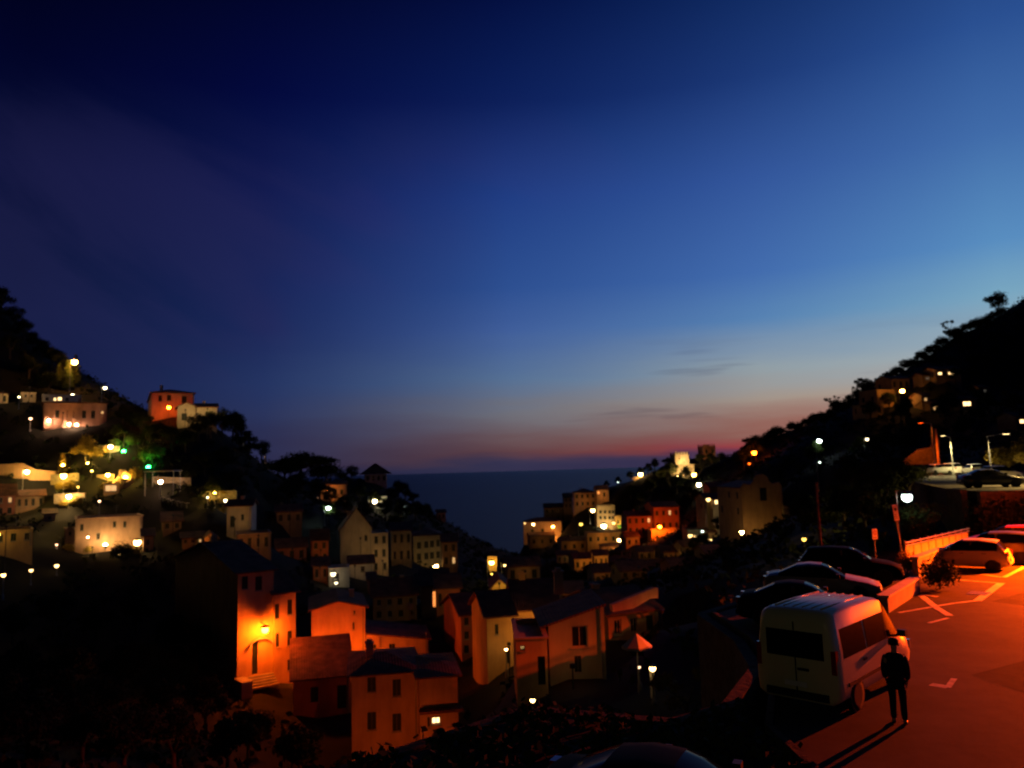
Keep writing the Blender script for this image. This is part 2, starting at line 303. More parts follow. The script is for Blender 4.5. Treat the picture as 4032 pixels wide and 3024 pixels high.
H('two_row_house', 'orange-brown house with four dark shuttered windows in two rows', 4, 1335, 1788, 775, 1330, 62, 6, depth=8, roof='hip', rh=.9, wall='peach', wins=[(1440, 795, 1498, 888), (1608, 810, 1666, 918), (1440, 1030, 1500, 1142), (1608, 1040, 1668, 1152)], chim=1)
H('two_row_house_bay', 'orange bay with dark ledge and a lit window beside the four-window house', 4, 1792, 2050, 795, 1330, 60.5, 10, depth=7, roof='hip', rh=.6, wall='peach', wins=[(1868, 1062, 1932, 1108, 'lit'), (1842, 1062, 1862, 1130, 'glass')])
# --- centre, near
H('orange_house', 'orange lit house under a dark red roof in the lower centre', 5, 662, 1000, 402, 700, 72, 4, depth=9, roof='gable', rh=2.0, wall='ochre', wins=[(708, 535, 728, 578, 'glass'), (775, 560, 815, 612, 'glass')], chim=1)
H('lamp_wall_house', 'yellow-brown narrow house with a small lamp low on its wall', 5, 440, 658, 452, 840, 70, 14, depth=7, roof='gable', rh=1.6, wall='ochre', wins=[(500, 520, 530, 600), (590, 700, 625, 830, 'door')])
H('ridge_house', 'dim brown house behind the orange house, roof sloping to the right', 5, 605, 930, 262, 350, 88, 6, depth=8, roof='shedr', rh=.8, wall='brown', wins=[(x, 272+(x-600)*.12, x+30, 315+(x-600)*.1) for x in (650, 730, 800)])
H('yellow_gable', 'bright yellow lit house end above the orange house', 5, 484, 600, 222, 335, 90, 0, depth=7, roof='gablef', rh=.7, wall='ochre', wins=[(505, 290, 530, 335, 'glass')])
H('red_house', 'dark red tall house left of the yellow-brown lamp house', 5, 235, 400, 440, 770, 82, 18, depth=8, roof='gable', rh=1.5, wall='red', auto=(3, 2))
H('brown_house', 'square dim brown house behind the dark window house', 5, 1035, 1200, 275, 420, 95, 0, depth=7, roof='gable', rh=.9, wall='ochre', auto=(1, 2))
H('window_house', 'olive-brown house with one big dark window, nearest in the centre', 5, 930, 1375, 372, 960, 50, 3, depth=5, roof='shedl', rh=1.1, wall='olive', wins=[(1100, 525, 1240, 700, 'glass'), (1130, 770, 1190, 900, 'shut')], over=.6, chim=1)
H('terrace_block', 'flat brown terrace block left of the big-window house', 5, 672, 920, 640, 1060, 47.5, 2, depth=6, roof='flat', wall='ochre', wins=[(838, 775, 905, 1000, 'door'), (700, 690, 740, 730, 'glass')])
H('slope_house', 'dark house under the sloping orange wall right of the centre', 5, 1400, 1800, 420, 640, 58, 24, depth=7, roof='gable', rh=1.2, wall='brown', auto=(1, 3))
# --- right village toward the sea
H('seaside_house', 'lowest seaward house with orange lit end and three lamps', 6, 245, 580, 785, 960, 330, -6, depth=12, roof='hip', rh=1.6, wall='peach', wins=[(310, 850, 335, 890), (400, 845, 425, 890), (470, 870, 492, 905)])
H('seaside_house', 'dim tall house behind the lowest seaward one', 6, 430, 620, 660, 790, 345, 0, depth=10, roof='gable', wall='brown', auto=(2, 4))
H('seaside_house', 'grey narrow house on the seaward skyline', 6, 600, 672, 570, 670, 340, 0, depth=9, roof='gable', wall='brown', auto=(2, 2))
H('seaside_house', 'brown twin-bay house high on the seaward skyline', 6, 690, 878, 530, 660, 325, 0, depth=10, roof='hip', rh=1.6, wall='peach', auto=(2, 4))
H('seaside_house', 'pale slim house with a reddish lit window on the seaward skyline', 6, 882, 990, 505, 605, 318, 0, depth=9, roof='gable', wall='peach', wins=[(890, 518, 912, 545, 'litorange'), (940, 530, 960, 565)])
H('floodlit_house', 'floodlit cream house with rows of windows halfway down the right village', 6, 888, 1045, 645, 850, 300, 0, depth=10, roof='flat', wall='cream', wins=[(x, y, x+24, y+26) for y in (685, 735) for x in (905, 945, 985, 1015)])
H('awning_house', 'yellow lit house with green awning right of the floodlit cream one', 6, 1046, 1135, 735, 870, 298, 5, depth=9, roof='flat', wall='ochre', wins=[(1060, 770, 1080, 800)])
H('terrace_house', 'brown house with a lamp-lit balcony below the green awning', 6, 800, 1128, 880, 990, 275, 0, depth=9, roof='flat', wall='ochre', auto=(1, 5))
H('terrace_house', 'orange-brown lower house beneath the lamp-lit balcony', 6, 930, 1128, 1000, 1095, 262, 0, depth=8, roof='hip', rh=1, wall='peach', auto=(1, 4))
H('terrace_house', 'dim grey terrace house with a lone lamp in the dark below the balcony', 6, 540, 720, 1075, 1150, 250, 0, depth=8, roof='gable', rh=1, wall='brown', auto=(1, 4))
H('terrace_house', 'brown gabled house low in the right village', 6, 690, 860, 1105, 1215, 225, 8, depth=8, roof='gable', rh=1.2, wall='ochre', auto=(1, 3))
H('terrace_house', 'brown pilastered house right of the low gabled one', 6, 862, 985, 1080, 1180, 218, 0, depth=8, roof='gable', rh=1.2, wall='ochre', auto=(1, 3))
H('terrace_house', 'tan house facing right at the foot of the right village', 6, 900, 1030, 1215, 1345, 185, 22, depth=8, roof='gable', rh=1.2, wall='ochre', auto=(1, 3))
H('terrace_house', 'wide dim brown house in the hollow of the right village', 6, 1120, 1335, 1205, 1290, 175, 6, depth=8, roof='gable', rh=1.2, wall='brown', auto=(1, 4))
H('terrace_house', 'dim brown house in the hollow below the orange lit court', 6, 1250, 1430, 1045, 1120, 200, 6, depth=8, roof='gable', rh=1.2, wall='brown', auto=(1, 3))
H('terrace_house', 'grey house row end beneath the cluster of restaurant lamps', 6, 1470, 1640, 1050, 1135, 190, 6, depth=8, roof='gable', rh=1.2, wall='brown', auto=(1, 4))
H('court_house', 'dark red house standing above an orange lit courtyard', 6, 1385, 1605, 655, 870, 245, 8, depth=9, roof='gable', rh=1.4, wall='red', auto=(2, 4))
H('court_wall', 'glowing orange courtyard wall below the dark red house', 6, 1362, 1600, 850, 958, 238, 8, depth=4, roof='flat', wall='peach', cat='wall', wins=[(1400, 900, 1425, 950, 'arch'), (1500, 900, 1525, 950, 'arch')])
H('court_house', 'dim reddish house left of the orange lit courtyard', 6, 1150, 1370, 735, 900, 246, 4, depth=9, roof='gable', rh=1.4, wall='red', auto=(2, 4))
H('olive_house', 'dim olive house with four dark windows left of the church front', 6, 1850, 2065, 585, 845, 200, 5, depth=9, roof='gable', rh=1.2, wall='olive', wins=[(x, y, x+30, y+42) for y in (675, 765) for x in (1918, 2028)])
H('alley_house', 'tall pale wall flooded by a white lamp beside the church front', 6, 2085, 2165, 600, 850, 190, 0, depth=8, roof='gable', rh=1.0, wall='white', wins=[(2100, 640, 2120, 680)])
H('window_terrace', 'dark house with two small lit windows below the castle', 6, 1870, 2080, 480, 585, 215, 0, depth=8, roof='gable', rh=1.2, wall='brown', wins=[(1940, 488, 1966, 524, 'lit'), (2030, 500, 2052, 535)])
H('lamp_terrace', 'small house with one pinkish lit window under the dark cypress slope', 6, 1895, 1960, 590, 650, 196, 0, depth=5, roof='gable', rh=.8, wall='brown', wins=[(1910, 592, 1942, 632, 'lit')])
H('restaurant', 'low restaurant front with a cluster of terrace lamps', 6, 1680, 1810, 855, 985, 205, 0, depth=7, roof='flat', wall='olive', cat='restaurant', wins=[(1690, 950, 1720, 980, 'dimlit'), (1730, 960, 1775, 990, 'dimlit')])
H('lamp_house', 'narrow yellowish house with a lamp right of the restaurant', 6, 1850, 1930, 880, 980, 198, 0, depth=6, roof='gable', rh=.8, wall='ochre', wins=[(1890, 900, 1908, 940)])
H('small_house', 'small house with a red-orange lit corner behind the parked cars', 6, 1850, 2020, 1060, 1165, 120, 6, depth=6, roof='gable', rh=.9, wall='brown', wins=[(1968, 1110, 2008, 1165, 'dimorange')])
H('church', 'dim church front with rounded gable and one arched window', 8, 372, 640, 30, 345, 150, 4, depth=14, roof='baroque', rh=2.0, wall='ochre', cat='church', wins=[(482, 25, 532, 118, 'arch')])
H('church_aisle', 'low sloping aisle roof to the right of the church front', 8, 645, 815, 150, 330, 150, 10, depth=12, roof='shedr', rh=1.6, wall='brown', cat='church', auto=(1, 3))
H('castle_tower', 'floodlit cream castle tower on the right ridge', 6, 1568, 1692, 196, 285, 301, 0, depth=10, roof='battlement', wall='stone', cat='castle', wins=[(1600, 215, 1612, 240, 'glass')])
H('castle_bastion', 'wider floodlit stone bastion at the foot of the castle tower', 6, 1553, 1735, 288, 378, 295, 0, depth=5, base=1.5, roof='flat', wall='stone', cat='castle', wins=[(1610, 320, 1625, 345, 'glass')])
H('dark_tower', 'square unlit tower against the pink sky right of the castle', 6, 1817, 1920, 128, 220, 306, 0, depth=10, roof='battlement', wall='red', cat='tower', auto=(1, 2))
# --- right hillside
H('hill_house', 'orange lit house with a bright lamp high on the right hillside', 7, 1082, 1222, 848, 980, 200, 14, depth=7, roof='flat', wall='ochre', wins=[(1110, 880, 1128, 910), (1165, 880, 1183, 910)])
H('hill_house', 'dim upper house behind the bright lamp on the right hillside', 7, 1192, 1332, 765, 850, 207, 8, depth=7, roof='gable', rh=1.0, wall='brown', auto=(1, 3))
H('hill_house', 'lower brown house left beneath the orange lit hillside house', 7, 1000, 1130, 958, 1045, 195, 10, depth=6, roof='flat', wall='ochre', auto=(1, 2))
H('hill_house', 'unlit house with two lit windows highest on the right hillside', 7, 1535, 1725, 690, 765, 195, 0, depth=7, roof='gable', rh=1.0, wall='brown', wins=[(1548, 712, 1582, 734, 'lit'), (1626, 706, 1690, 730, 'lit'), (1592, 710, 1612, 735)])
H('hill_house', 'unlit house with one small pale window midway up the right slope', 7, 1490, 1580, 955, 1020, 185, 0, depth=6, roof='gable', rh=.8, wall='brown', wins=[(1512, 972, 1550, 1004, 'dimlit')])
H('hill_house', 'unlit house with a wide yellow window on the right slope', 7, 1715, 1845, 920, 1000, 180, 0, depth=6, roof='gable', rh=.9, wall='brown', wins=[(1740, 938, 1806, 972, 'lit')])
H('hill_house', 'unlit house with a faint window above the wide yellow one', 7, 1870, 1950, 830, 890, 190, 0, depth=6, roof='gable', rh=.8, wall='brown', wins=[(1897, 845, 1925, 870, 'faint')])
H('hill_house', 'unlit house with a tiny window left of the midway window house', 7, 1425, 1485, 890, 950, 188, 0, depth=5, roof='gable', rh=.8, wall='brown', wins=[(1443, 908, 1468, 934, 'dimlit')])
H('hill_house', 'unlit house with a faint window left of the two highest lit windows', 7, 1430, 1505, 735, 790, 198, 0, depth=5, roof='gable', rh=.8, wall='brown', wins=[(1452, 748, 1486, 772, 'faint')])
H('hill_house', 'dark house with a yellow window at the right picture edge', 7, 2150, 2290, 1050, 1130, 150, 0, depth=6, roof='gable', rh=.9, wall='brown', wins=[(2175, 1075, 2240, 1106, 'lit')])

DIM = []
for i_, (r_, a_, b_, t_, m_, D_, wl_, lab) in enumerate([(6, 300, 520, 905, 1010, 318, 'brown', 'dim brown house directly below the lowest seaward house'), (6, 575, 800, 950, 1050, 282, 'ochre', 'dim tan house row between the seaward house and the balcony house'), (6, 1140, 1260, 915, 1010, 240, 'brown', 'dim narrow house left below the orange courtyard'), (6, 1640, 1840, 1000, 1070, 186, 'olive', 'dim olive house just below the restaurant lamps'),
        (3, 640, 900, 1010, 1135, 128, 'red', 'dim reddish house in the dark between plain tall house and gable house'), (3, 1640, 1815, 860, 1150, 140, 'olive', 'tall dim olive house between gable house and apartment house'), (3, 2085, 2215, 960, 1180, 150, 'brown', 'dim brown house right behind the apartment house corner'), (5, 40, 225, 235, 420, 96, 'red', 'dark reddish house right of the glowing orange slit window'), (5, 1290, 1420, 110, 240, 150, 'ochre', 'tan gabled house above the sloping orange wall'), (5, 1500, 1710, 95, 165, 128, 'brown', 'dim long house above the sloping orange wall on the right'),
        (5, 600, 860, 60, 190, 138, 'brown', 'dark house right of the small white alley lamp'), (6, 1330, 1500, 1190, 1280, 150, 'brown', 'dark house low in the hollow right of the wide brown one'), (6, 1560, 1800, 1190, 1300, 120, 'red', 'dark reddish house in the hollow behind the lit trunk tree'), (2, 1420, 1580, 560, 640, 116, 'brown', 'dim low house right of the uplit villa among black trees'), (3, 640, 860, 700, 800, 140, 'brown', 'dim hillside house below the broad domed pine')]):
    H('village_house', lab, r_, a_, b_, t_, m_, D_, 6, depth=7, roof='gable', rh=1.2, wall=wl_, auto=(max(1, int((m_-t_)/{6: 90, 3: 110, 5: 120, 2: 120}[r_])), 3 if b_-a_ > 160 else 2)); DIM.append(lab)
# lamps: label, region, x, y, distance, colour, radius, strength, kind (post/wall/ground), post height
LAMPS = []
def L(label, r, x, y, D, col='warm', rad=.22, st=120, kind='post', h=4.0, group=None):
    p = at(*q(r, x, y), D); LAMPS.append((label, p, col, rad, st, kind, h, group))
    if kind == 'post': CTRL.append((p.x, p.y, p.z-h))
    if kind == 'ground': CTRL.append((p.x, p.y, p.z-.25))
L('tall street lamp glowing orange-white above the lit cypresses at far left', 1, 650, 610, 171.5, 'amber', .46, 520, 'post', 7.5)
L('small white lamp on the skyline right of the lit cypresses', 1, 915, 835, 158, 'white', .26, 150, 'post', 4)
L('small white lamp at the foot of the lit cypresses', 1, 632, 896, 169, 'white', .26, 130, 'post', 1.0)
L('tiny white lamp between the two low cream walls at far left', 1, 166, 914, 155, 'white', .14, 120, 'post', 2.5)
L('small warm arch lamp alone in the dark left of the hotel', 1, 266, 1102, 146, 'pinkish', .22, 60, 'post', 2.2)
HUP = []
for x_, y_, n_ in ((425, 1118, 'first'), (600, 1150, 'second'), (668, 1156, 'third'), (893, 1178, 'fourth')):
    HUP.append((f'{n_} uplight from the left at the foot of a hotel pilaster', 'long hillside hotel with uplit pilasters and dark red roof, upper left', 1, x_, y_, 1.0, 'pinkish', .15, 500))
L('glaring orange lamp on the wall of the ridge villa', 1, 1470, 1005, 146.5, 'sodium', .26, 330, 'post', 2.5)
L('white street lamp on the left ridge just above the open sea gap', 1, 2145, 1345, 172, 'white', .36, 120, 'post', 5)
L('lamp between the green lit palm and the yellow bushes', 1, 962, 1348, 136, 'warm', .26, 330, 'post', 2.5)
L('low lamp left of the tall lit rock', 1, 940, 1592, 130, 'yellow', .24, 360, 'post', 2.2)
L('large lamp glaring under the narrow yellow tree', 1, 555, 1602, 128, 'yellow', .34, 210, 'post', 3)
L('white lamp above the lit terrace wall at the left edge', 1, 236, 1566, 131.5, 'warm', .26, 420, 'post', 3)
L('small lamp within the yellow lit bush', 1, 768, 1496, 133, 'yellow', .17, 700, 'ground')
L('spotlight under the narrow yellow tree', 1, 548, 1512, 133, 'yellow', .17, 600, 'ground')
L('bright uplight at the foot of the tall lit rock', 1, 1093, 1618, 130, 'yellow', .22, 700, 'ground')
L('small lamp among dark shrubs below the yellow bush', 1, 800, 1562, 131, 'yellow', .13, 80, 'ground')
L('green spotlight under the palm', 1, 1078, 1392, 138, 'green', .24, 420, 'ground')
L('green spotlight under the round bush', 1, 1292, 1528, 134, 'green', .24, 380, 'ground')
L('lamp under the flat pergola roof', 2, 1398, 215, 126, 'pinkish', .26, 330, 'post', 2.2)
L('lamp with lit wall left of the glowing garden room', 2, 600, 342, 124, 'warm', .28, 420, 'post', 2.5)
L('tiny lamp right below the large glaring one', 2, 680, 260, 127, 'yellow', .12, 90, 'post', 2)
L('tiny pinkish lamp in the dark below the garden room', 2, 866, 384, 122, 'pinkish', .15, 70, 'post', 2)
L('upper lamp of the three under the thin lit branches', 2, 1870, 305, 128, 'yellow', .17, 520, 'post', 2.5)
L('left lamp of the three under the thin lit branches', 2, 1808, 350, 127, 'white', .13, 100, 'post', 2.2)
L('brightest lamp right of the thin lit branches', 2, 1966, 378, 126, 'white', .24, 110, 'post', 2.5)
L('bright uplight in the middle of the uplit villa', 2, 917, 768, 108.6, 'warm', .20, 260, 'ground')
L('large glowing lamp at the right end of the uplit villa', 2, 1196, 742, 108, 'warm', .36, 110, 'post', 1.6)
L('uplight on the left pilaster of the uplit villa', 2, 765, 700, 108.8, 'pinkish', .10, 260, 'ground')
L('uplight in the yellow bush before the uplit villa', 2, 566, 826, 107, 'yellow', .14, 600, 'ground')
L('small white lamp under the round dark bush', 2, 1047, 852, 106, 'warm', .17, 90, 'post', 1.2)
L('small lamp left of the yellow bush', 2, 492, 798, 106, 'pinkish', .12, 60, 'post', 1.2)
L('rightmost of three white lamps in the dark lower left', 2, 494, 946, 100, 'warm', .20, 90, 'post', 2.5)
L('middle of three white lamps in the dark lower left', 2, 271, 986, 96, 'warm', .17, 80, 'post', 2.5)
L('leftmost of three white lamps in the dark lower left', 2, 30, 1027, 92, 'warm', .20, 90, 'post', 2.5)
L('wall lamp on the yellow lit house at the left edge', 2, -15, 672, 96, 'yellow', .16, 220, 'post', 2.5)
L('lamp on the ivy cottage wall', 2, 1815, 760, 104, 'yellow', .06, 700, 'post', 1.6)
# headland
L('amber lamp on the small headland house', 3, 1088, 505, 185, 'amber', .26, 180, 'post', 2.8)
L('small pinkish lamp left of the amber headland lamp', 3, 1000, 575, 184, 'pinkish', .12, 60, 'post', 2)
L('large white lamp below the clifftop pavilion', 3, 1495, 607, 201, 'white', .42, 150, 'post', 3.0)
L('pale floodlight beyond the large white headland lamp', 3, 1752, 648, 206, 'cool', .22, 14, 'post', 2.0)
L('greenish white lamp over a lit bush on the left headland', 3, 1090, 665, 150, 'cool', .30, 120, 'post', 3.2)
L('tiny yellow lamp right of the blank gable house', 3, 1660, 858, 150, 'yellow', .15, 40, 'post', 2.0)
L('white lamp at the corner of the apartment house', 3, 2026, 1170, 153, 'warm', .36, 140, 'post', 2.8)
L('yellow globe lamp beside the apartment house corner', 3, 2098, 1200, 152, 'yellow', .30, 8, 'post', 2.4)
L('bright white lamp above the gate house', 3, 1132, 1238, 110.3, 'white', .30, 34, 'post', 2.6)
L('second small lamp low at the gate house', 3, 1158, 1316, 110, 'white', .18, 40, 'post', 1.0)
def LW(label, house, r, x, y, off, *a):
    h = next(k for k in HOUSES if k['label'] == house); d = ray(*q(r, x, y)); o = Vector((0, 0, CZ)); p = o+d*(((h['C']-o).dot(h['inn'])-off)/d.dot(h['inn']))
    LAMPS.append((label, p, *a, 'wall', tuple(h['inn']*(off+.1)), None))
for a_ in HUP: LW(*a_)
LW('glaring yellow street lamp mounted on the red lit face', 'tall dark gabled building with a glaring yellow lamp on its red lit face', 4, 755, 476, 1.1, 'sodium', .24, 1500)
L('added sodium lamp hidden in the gap before the orange block, behind the lean-to roof', 4, 1160, 712, 78.8, 'sodium', .16, 5200, 'post', 1.2)  # unseen lamp added to brighten the face of the orange block
L('added sodium lamp below the four-window house, hidden behind the car park wall', 4, 1600, 1335, 54, 'sodium', .14, 1100, 'post', 2.0)  # unseen lamp added to brighten the four-window house
L('added amber lamp below the terrace block, hidden behind the car park wall', 5, 800, 1120, 41.5, 'warm', .10, 200, 'post', 1.6)  # unseen lamp added to lift the terrace block and its neighbour
L('yellow lamp on the tall lit alley wall in the centre', 5, 475, 30, 130, 'yellow', .30, 120, 'post', 4)
L('small white lamp right of the yellow alley lamp', 5, 578, 52, 132, 'warm', .16, 90, 'post', 3)
L('tiny yellow lamp below the alley wall', 5, 467, 202, 108, 'yellow', .16, 90, 'post', 2)
L('tiny lamp just under the yellow alley wall', 5, 476, 121, 112, 'yellow', .12, 60, 'post', 2)
L('lamp lighting the yellow house end', 5, 520, 322, 86.5, 'yellow', .06, 900, 'post', 1.5)
L('small lamp in the dark above the square brown house', 5, 1143, 203, 120, 'yellow', .16, 90, 'post', 2.5)
L('small lamp low on the yellow-brown house wall', 5, 590, 718, 68.2, 'warm', .10, 330, 'post', 2.0)
L('street lamp lighting the orange house from the lane', 5, 700, 640, 66, 'amber', .07, 1500, 'post', 2.5)
L('bright lamp on a white pillar right of the centre', 5, 1750, 868, 41, 'warm', .14, 110, 'post', 1.6)
L('small lamp left of the bright pillar lamp', 5, 1643, 858, 43, 'pinkish', .07, 14, 'post', 1.6)
# right village
L('white lamp on the seaward slope below the castle', 6, 1265, 370, 323, 'warm', .7, 90, 'post', 2.2)
L('tiny bluish lamp on the dark seaward slope', 6, 1070, 440, 334, 'cool', .22, 14, 'post', 1.5)
L('bright yellow lamp beneath the castle bastion', 6, 1732, 375, 287, 'yellow', .60, 120, 'post', 4)
L('white lamp on the stair below the castle', 6, 1775, 460, 262, 'white', .60, 90, 'post', 4)
L('white lamp at the top of the alley by the olive house', 6, 1856, 590, 197, 'warm', .42, 60, 'post', 3)
L('floodlight on the castle bastion', 6, 1590, 392, 284, 'warm', .3, 4200, 'ground')
L('white lamp left of the floodlit cream house', 6, 850, 685, 296, 'warm', .62, 60, 'post', 4)
L('yellow lamp between the seaward house and the floodlit house', 6, 747, 805, 292, 'yellow', .50, 40, 'post', 3)
L('middle lamp on the lowest seaward house', 6, 332, 806, 322, 'warm', .44, 60, 'post', 5)
L('leftmost lamp on the lowest seaward house', 6, 258, 797, 322, 'warm', .28, 50, 'post', 5)
L('orange lamp on the lit end of the lowest seaward house', 6, 503, 826, 321, 'amber', .44, 160, 'post', 4)
L('floodlight at the foot of the cream house', 6, 945, 820, 292, 'white', .80, 50, 'post', 2)
L('lamp by the green awning', 6, 1032, 795, 292, 'warm', .44, 50, 'post', 3)
L('lamp right below the green awning', 6, 1143, 888, 268, 'warm', .55, 60, 'post', 3)
L('lamp on the brown balcony', 6, 1080, 943, 260, 'warm', .50, 70, 'post', 2)
L('lone lamp above the dim terrace house', 6, 668, 1085, 238, 'yellow', .30, 60, 'post', 3)
L('small lone lamp in the dark hollow of the right village', 6, 703, 1328, 180, 'yellow', .24, 50, 'post', 2.5)
L('lamp above the glowing orange courtyard', 6, 1433, 827, 234.5, 'sodium', .40, 1300, 'post', 3.4)
L('left lamp of the restaurant pair', 6, 1700, 906, 198, 'warm', .46, 36, 'post', 2.6)
L('right lamp of the restaurant pair', 6, 1747, 915, 197, 'warm', .46, 36, 'post', 2.6)
L('greenish small lamp above the restaurant pair', 6, 1806, 868, 202, 'cool', .30, 30, 'post', 3)
L('small low lamp under the restaurant pair', 6, 1692, 965, 196, 'yellow', .24, 30, 'post', 1)
L('lamp on the narrow yellowish house', 6, 1872, 946, 194, 'warm', .40, 60, 'post', 2)
L('white lamp flooding the tall wall by the church', 6, 2122, 716, 184, 'white', .60, 90, 'post', 4)
L('lamp at the foot of the church wall', 6, 2147, 876, 144, 'warm', .30, 260, 'post', 2.5)
L('tiny lamp left of the church foot lamp', 6, 2002, 853, 186, 'pinkish', .18, 30, 'post', 2.5)
L('small yellow lamp behind the farthest dark car', 8, 773, 370, 62, 'yellow', .14, 16, 'post', 2.0)
# right hillside
L('orange lamp glaring against a red lit tree on the right ridge', 7, 136, 1332, 235, 'sodium', .55, 150, 'post', 4.5)
L('small red-orange lamp below the glaring ridge lamp', 7, 98, 1415, 228, 'sodium', .30, 6, 'post', 2)
L('bright lamp beside the orange lit hillside house', 7, 1275, 856, 193, 'amber', .40, 260, 'post', 3)
L('greenish lamp over lit leaves on the right slope', 7, 636, 1240, 170, 'cool', .36, 90, 'post', 3.5)
L('small white lamp right of the greenish slope lamp', 7, 1003, 1228, 165, 'white', .28, 60, 'post', 3.5)
L('tiny pale lamp under the small white slope lamp', 7, 988, 1423, 140, 'white', .13, 30, 'post', 3)
L('tiny green-white lamp under the greenish slope lamp', 7, 640, 1405, 150, 'cool', .16, 25, 'post', 3)
L('white lamp hanging over the bush behind the sign pole', 8, 1445, 95, 50, 'cool', .26, 90, 'post', 4)
def HL(house, fx, col, st, off=3.0, z=2.4, rad=.07, pre='shielded'):  # fill lights added to brighten house fronts, bulbs shielded from view
    h = next(k for k in HOUSES if k['label'] == house); p = h['org']+h['u']*(h['W']*fx)-h['inn']*off+Vector((0, 0, z))
    if st < 1250: st *= .5
    if p.x > 8 and p.y > 170: st *= 1.8
    if p.x < -30 and p.y > 95 and any(k in house for k in ('uplit', 'yellow lit low', 'stone', 'cream lit')): st *= 2.4
    LAMPS.append((pre+' fill light added before the '+' '.join(house.split()[:11]), p, col, rad, st, 'lane', tuple(h['inn']), 'added fill lights'))
for a_ in [('big pale brown house with blank gable wall in the middle left', .6, 'warm', 520, 4.0, 4.2), ('plain brown tall house standing behind the big dark gable building', .5, 'warm', 520),
           ('dim flat brown house stepping down right of the plain tall house', .6, 'amber', 420), ('dim reddish wall house left of the blank gable house', .5, 'amber', 500), ('small whitish annex with one tiny window under the blank gable house', .2, 'warm', 420),
           ('lower pale wing attached right of the blank gable house', .6, 'warm', 700), ('dim red-brown house left of the lamp-lit gate house', .4, 'amber', 300), ('square dim brown house behind the dark window house', .4, 'amber', 330), ('dim brown house behind the orange house, roof sloping to the right', .5, 'amber', 330),
           ('bright yellow lit house end above the orange house', .4, 'yellow', 1300), ('orange lit house under a dark red roof in the lower centre', .55, 'amber', 1300), ('yellow-brown narrow house with a small lamp low on its wall', .5, 'amber', 600), ('dark red tall house left of the yellow-brown lamp house', .5, 'amber', 260),
           ('brown gabled house low in the right village', .5, 'amber', 900), ('brown pilastered house right of the low gabled one', .5, 'amber', 1100), ('tan house facing right at the foot of the right village', .4, 'amber', 800), ('wide dim brown house in the hollow of the right village', .3, 'amber', 420), ('orange-brown lower house beneath the lamp-lit balcony', .7, 'amber', 1600),
           ('dim grey terrace house with a lone lamp in the dark below the balcony', .7, 'warm', 300), ('brown twin-bay house high on the seaward skyline', .5, 'amber', 500), ('pale slim house with a reddish lit window on the seaward skyline', .5, 'amber', 900), ('yellow lit house with green awning right of the floodlit cream one', .4, 'yellow', 1800), ('floodlit cream house with rows of windows halfway down the right village', .5, 'warm', 2600, 4.0, 2.0), ('brown house with a lamp-lit balcony below the green awning', .4, 'amber', 1100),
           ('dim olive house with four dark windows left of the church front', .6, 'warm', 700), ('tall pale wall flooded by a white lamp beside the church front', .5, 'white', 1500), ('lowest seaward house with orange lit end and three lamps', .75, 'amber', 2200), ('dim brown house in the hollow below the orange lit court', .4, 'amber', 200), ('grey house row end beneath the cluster of restaurant lamps', .4, 'amber', 260),
           ('olive-brown house with one big dark window, nearest in the centre', .3, 'warm', 130, 3.0, 1.6), ('dark house under the sloping orange wall right of the centre', .6, 'amber', 150),
           ('long hillside hotel with uplit pilasters and dark red roof, upper left', .3, 'amber', 500), ('cream villa with tall uplit walls and a round dark bush in front', .25, 'warm', 900, 2.2, .8), ('cream villa with tall uplit walls and a round dark bush in front', .65, 'warm', 900, 2.2, .8, .07, 'right-hand shielded'), ('floodlit cream castle tower on the right ridge', .5, 'warm', 5200, 2.5, .8), ('wider floodlit stone bastion at the foot of the castle tower', .5, 'warm', 6500, 4.0, .5), ('yellow lit low house at the left edge beneath the villas', .3, 'yellow', 330), ('cream stone house with dark arched door below the orange villa', .4, 'warm', 1100), ('cream stone wing to the right of the arched door house', .5, 'warm', 900), ('small orange lit cottage end with ivy right of the uplit villa', .5, 'amber', 420), ('small cream lit house cut by the left picture edge, upper row', .6, 'warm', 700), ('low cream lit wall house just left of the hotel', .5, 'warm', 700)]+[(d_, .5, 'amber', 260) for d_ in DIM]: HL(*a_)
print('specs', len(HOUSES), len(LAMPS))

# ------------------------------------------------------------------ terrain
LOT_Z, DECK_Z = CZ-5.6, CZ-2.4
EDGE = [(-9, 8.5), (-3.4, 15.4), (.2, 18.8), (3.4, 17.6), (5.0, 18.7), (6.7, 22.0), (7.2, 25.4), (7.1, 30.0), (12.6, 35.8), (20.2, 42.2), (28.2, 49.2), (31.5, 52)]
LOT = EDGE + [(80, 52), (80, -14), (-9, -14)]
DECK = [(33.5, 54), (31.8, 56), (38, 72), (47, 93), (57, 116), (95, 122), (95, 54)]
def pip(x, y, poly):
    ins = np.zeros(np.shape(x), bool); n = len(poly)
    for i in range(n):
        (x1, y1), (x2, y2) = poly[i], poly[(i+1) % n]
        c = ((y1 > y) != (y2 > y)) & (x < (x2-x1)*(y-y1)/((y2-y1) or 1e-9)+x1); ins ^= c
    return ins
def grow(poly, m):
    c = np.mean(poly, axis=0); return [tuple(np.array(p)+(np.array(p)-c)/np.linalg.norm(np.array(p)-c)*m) for p in poly]
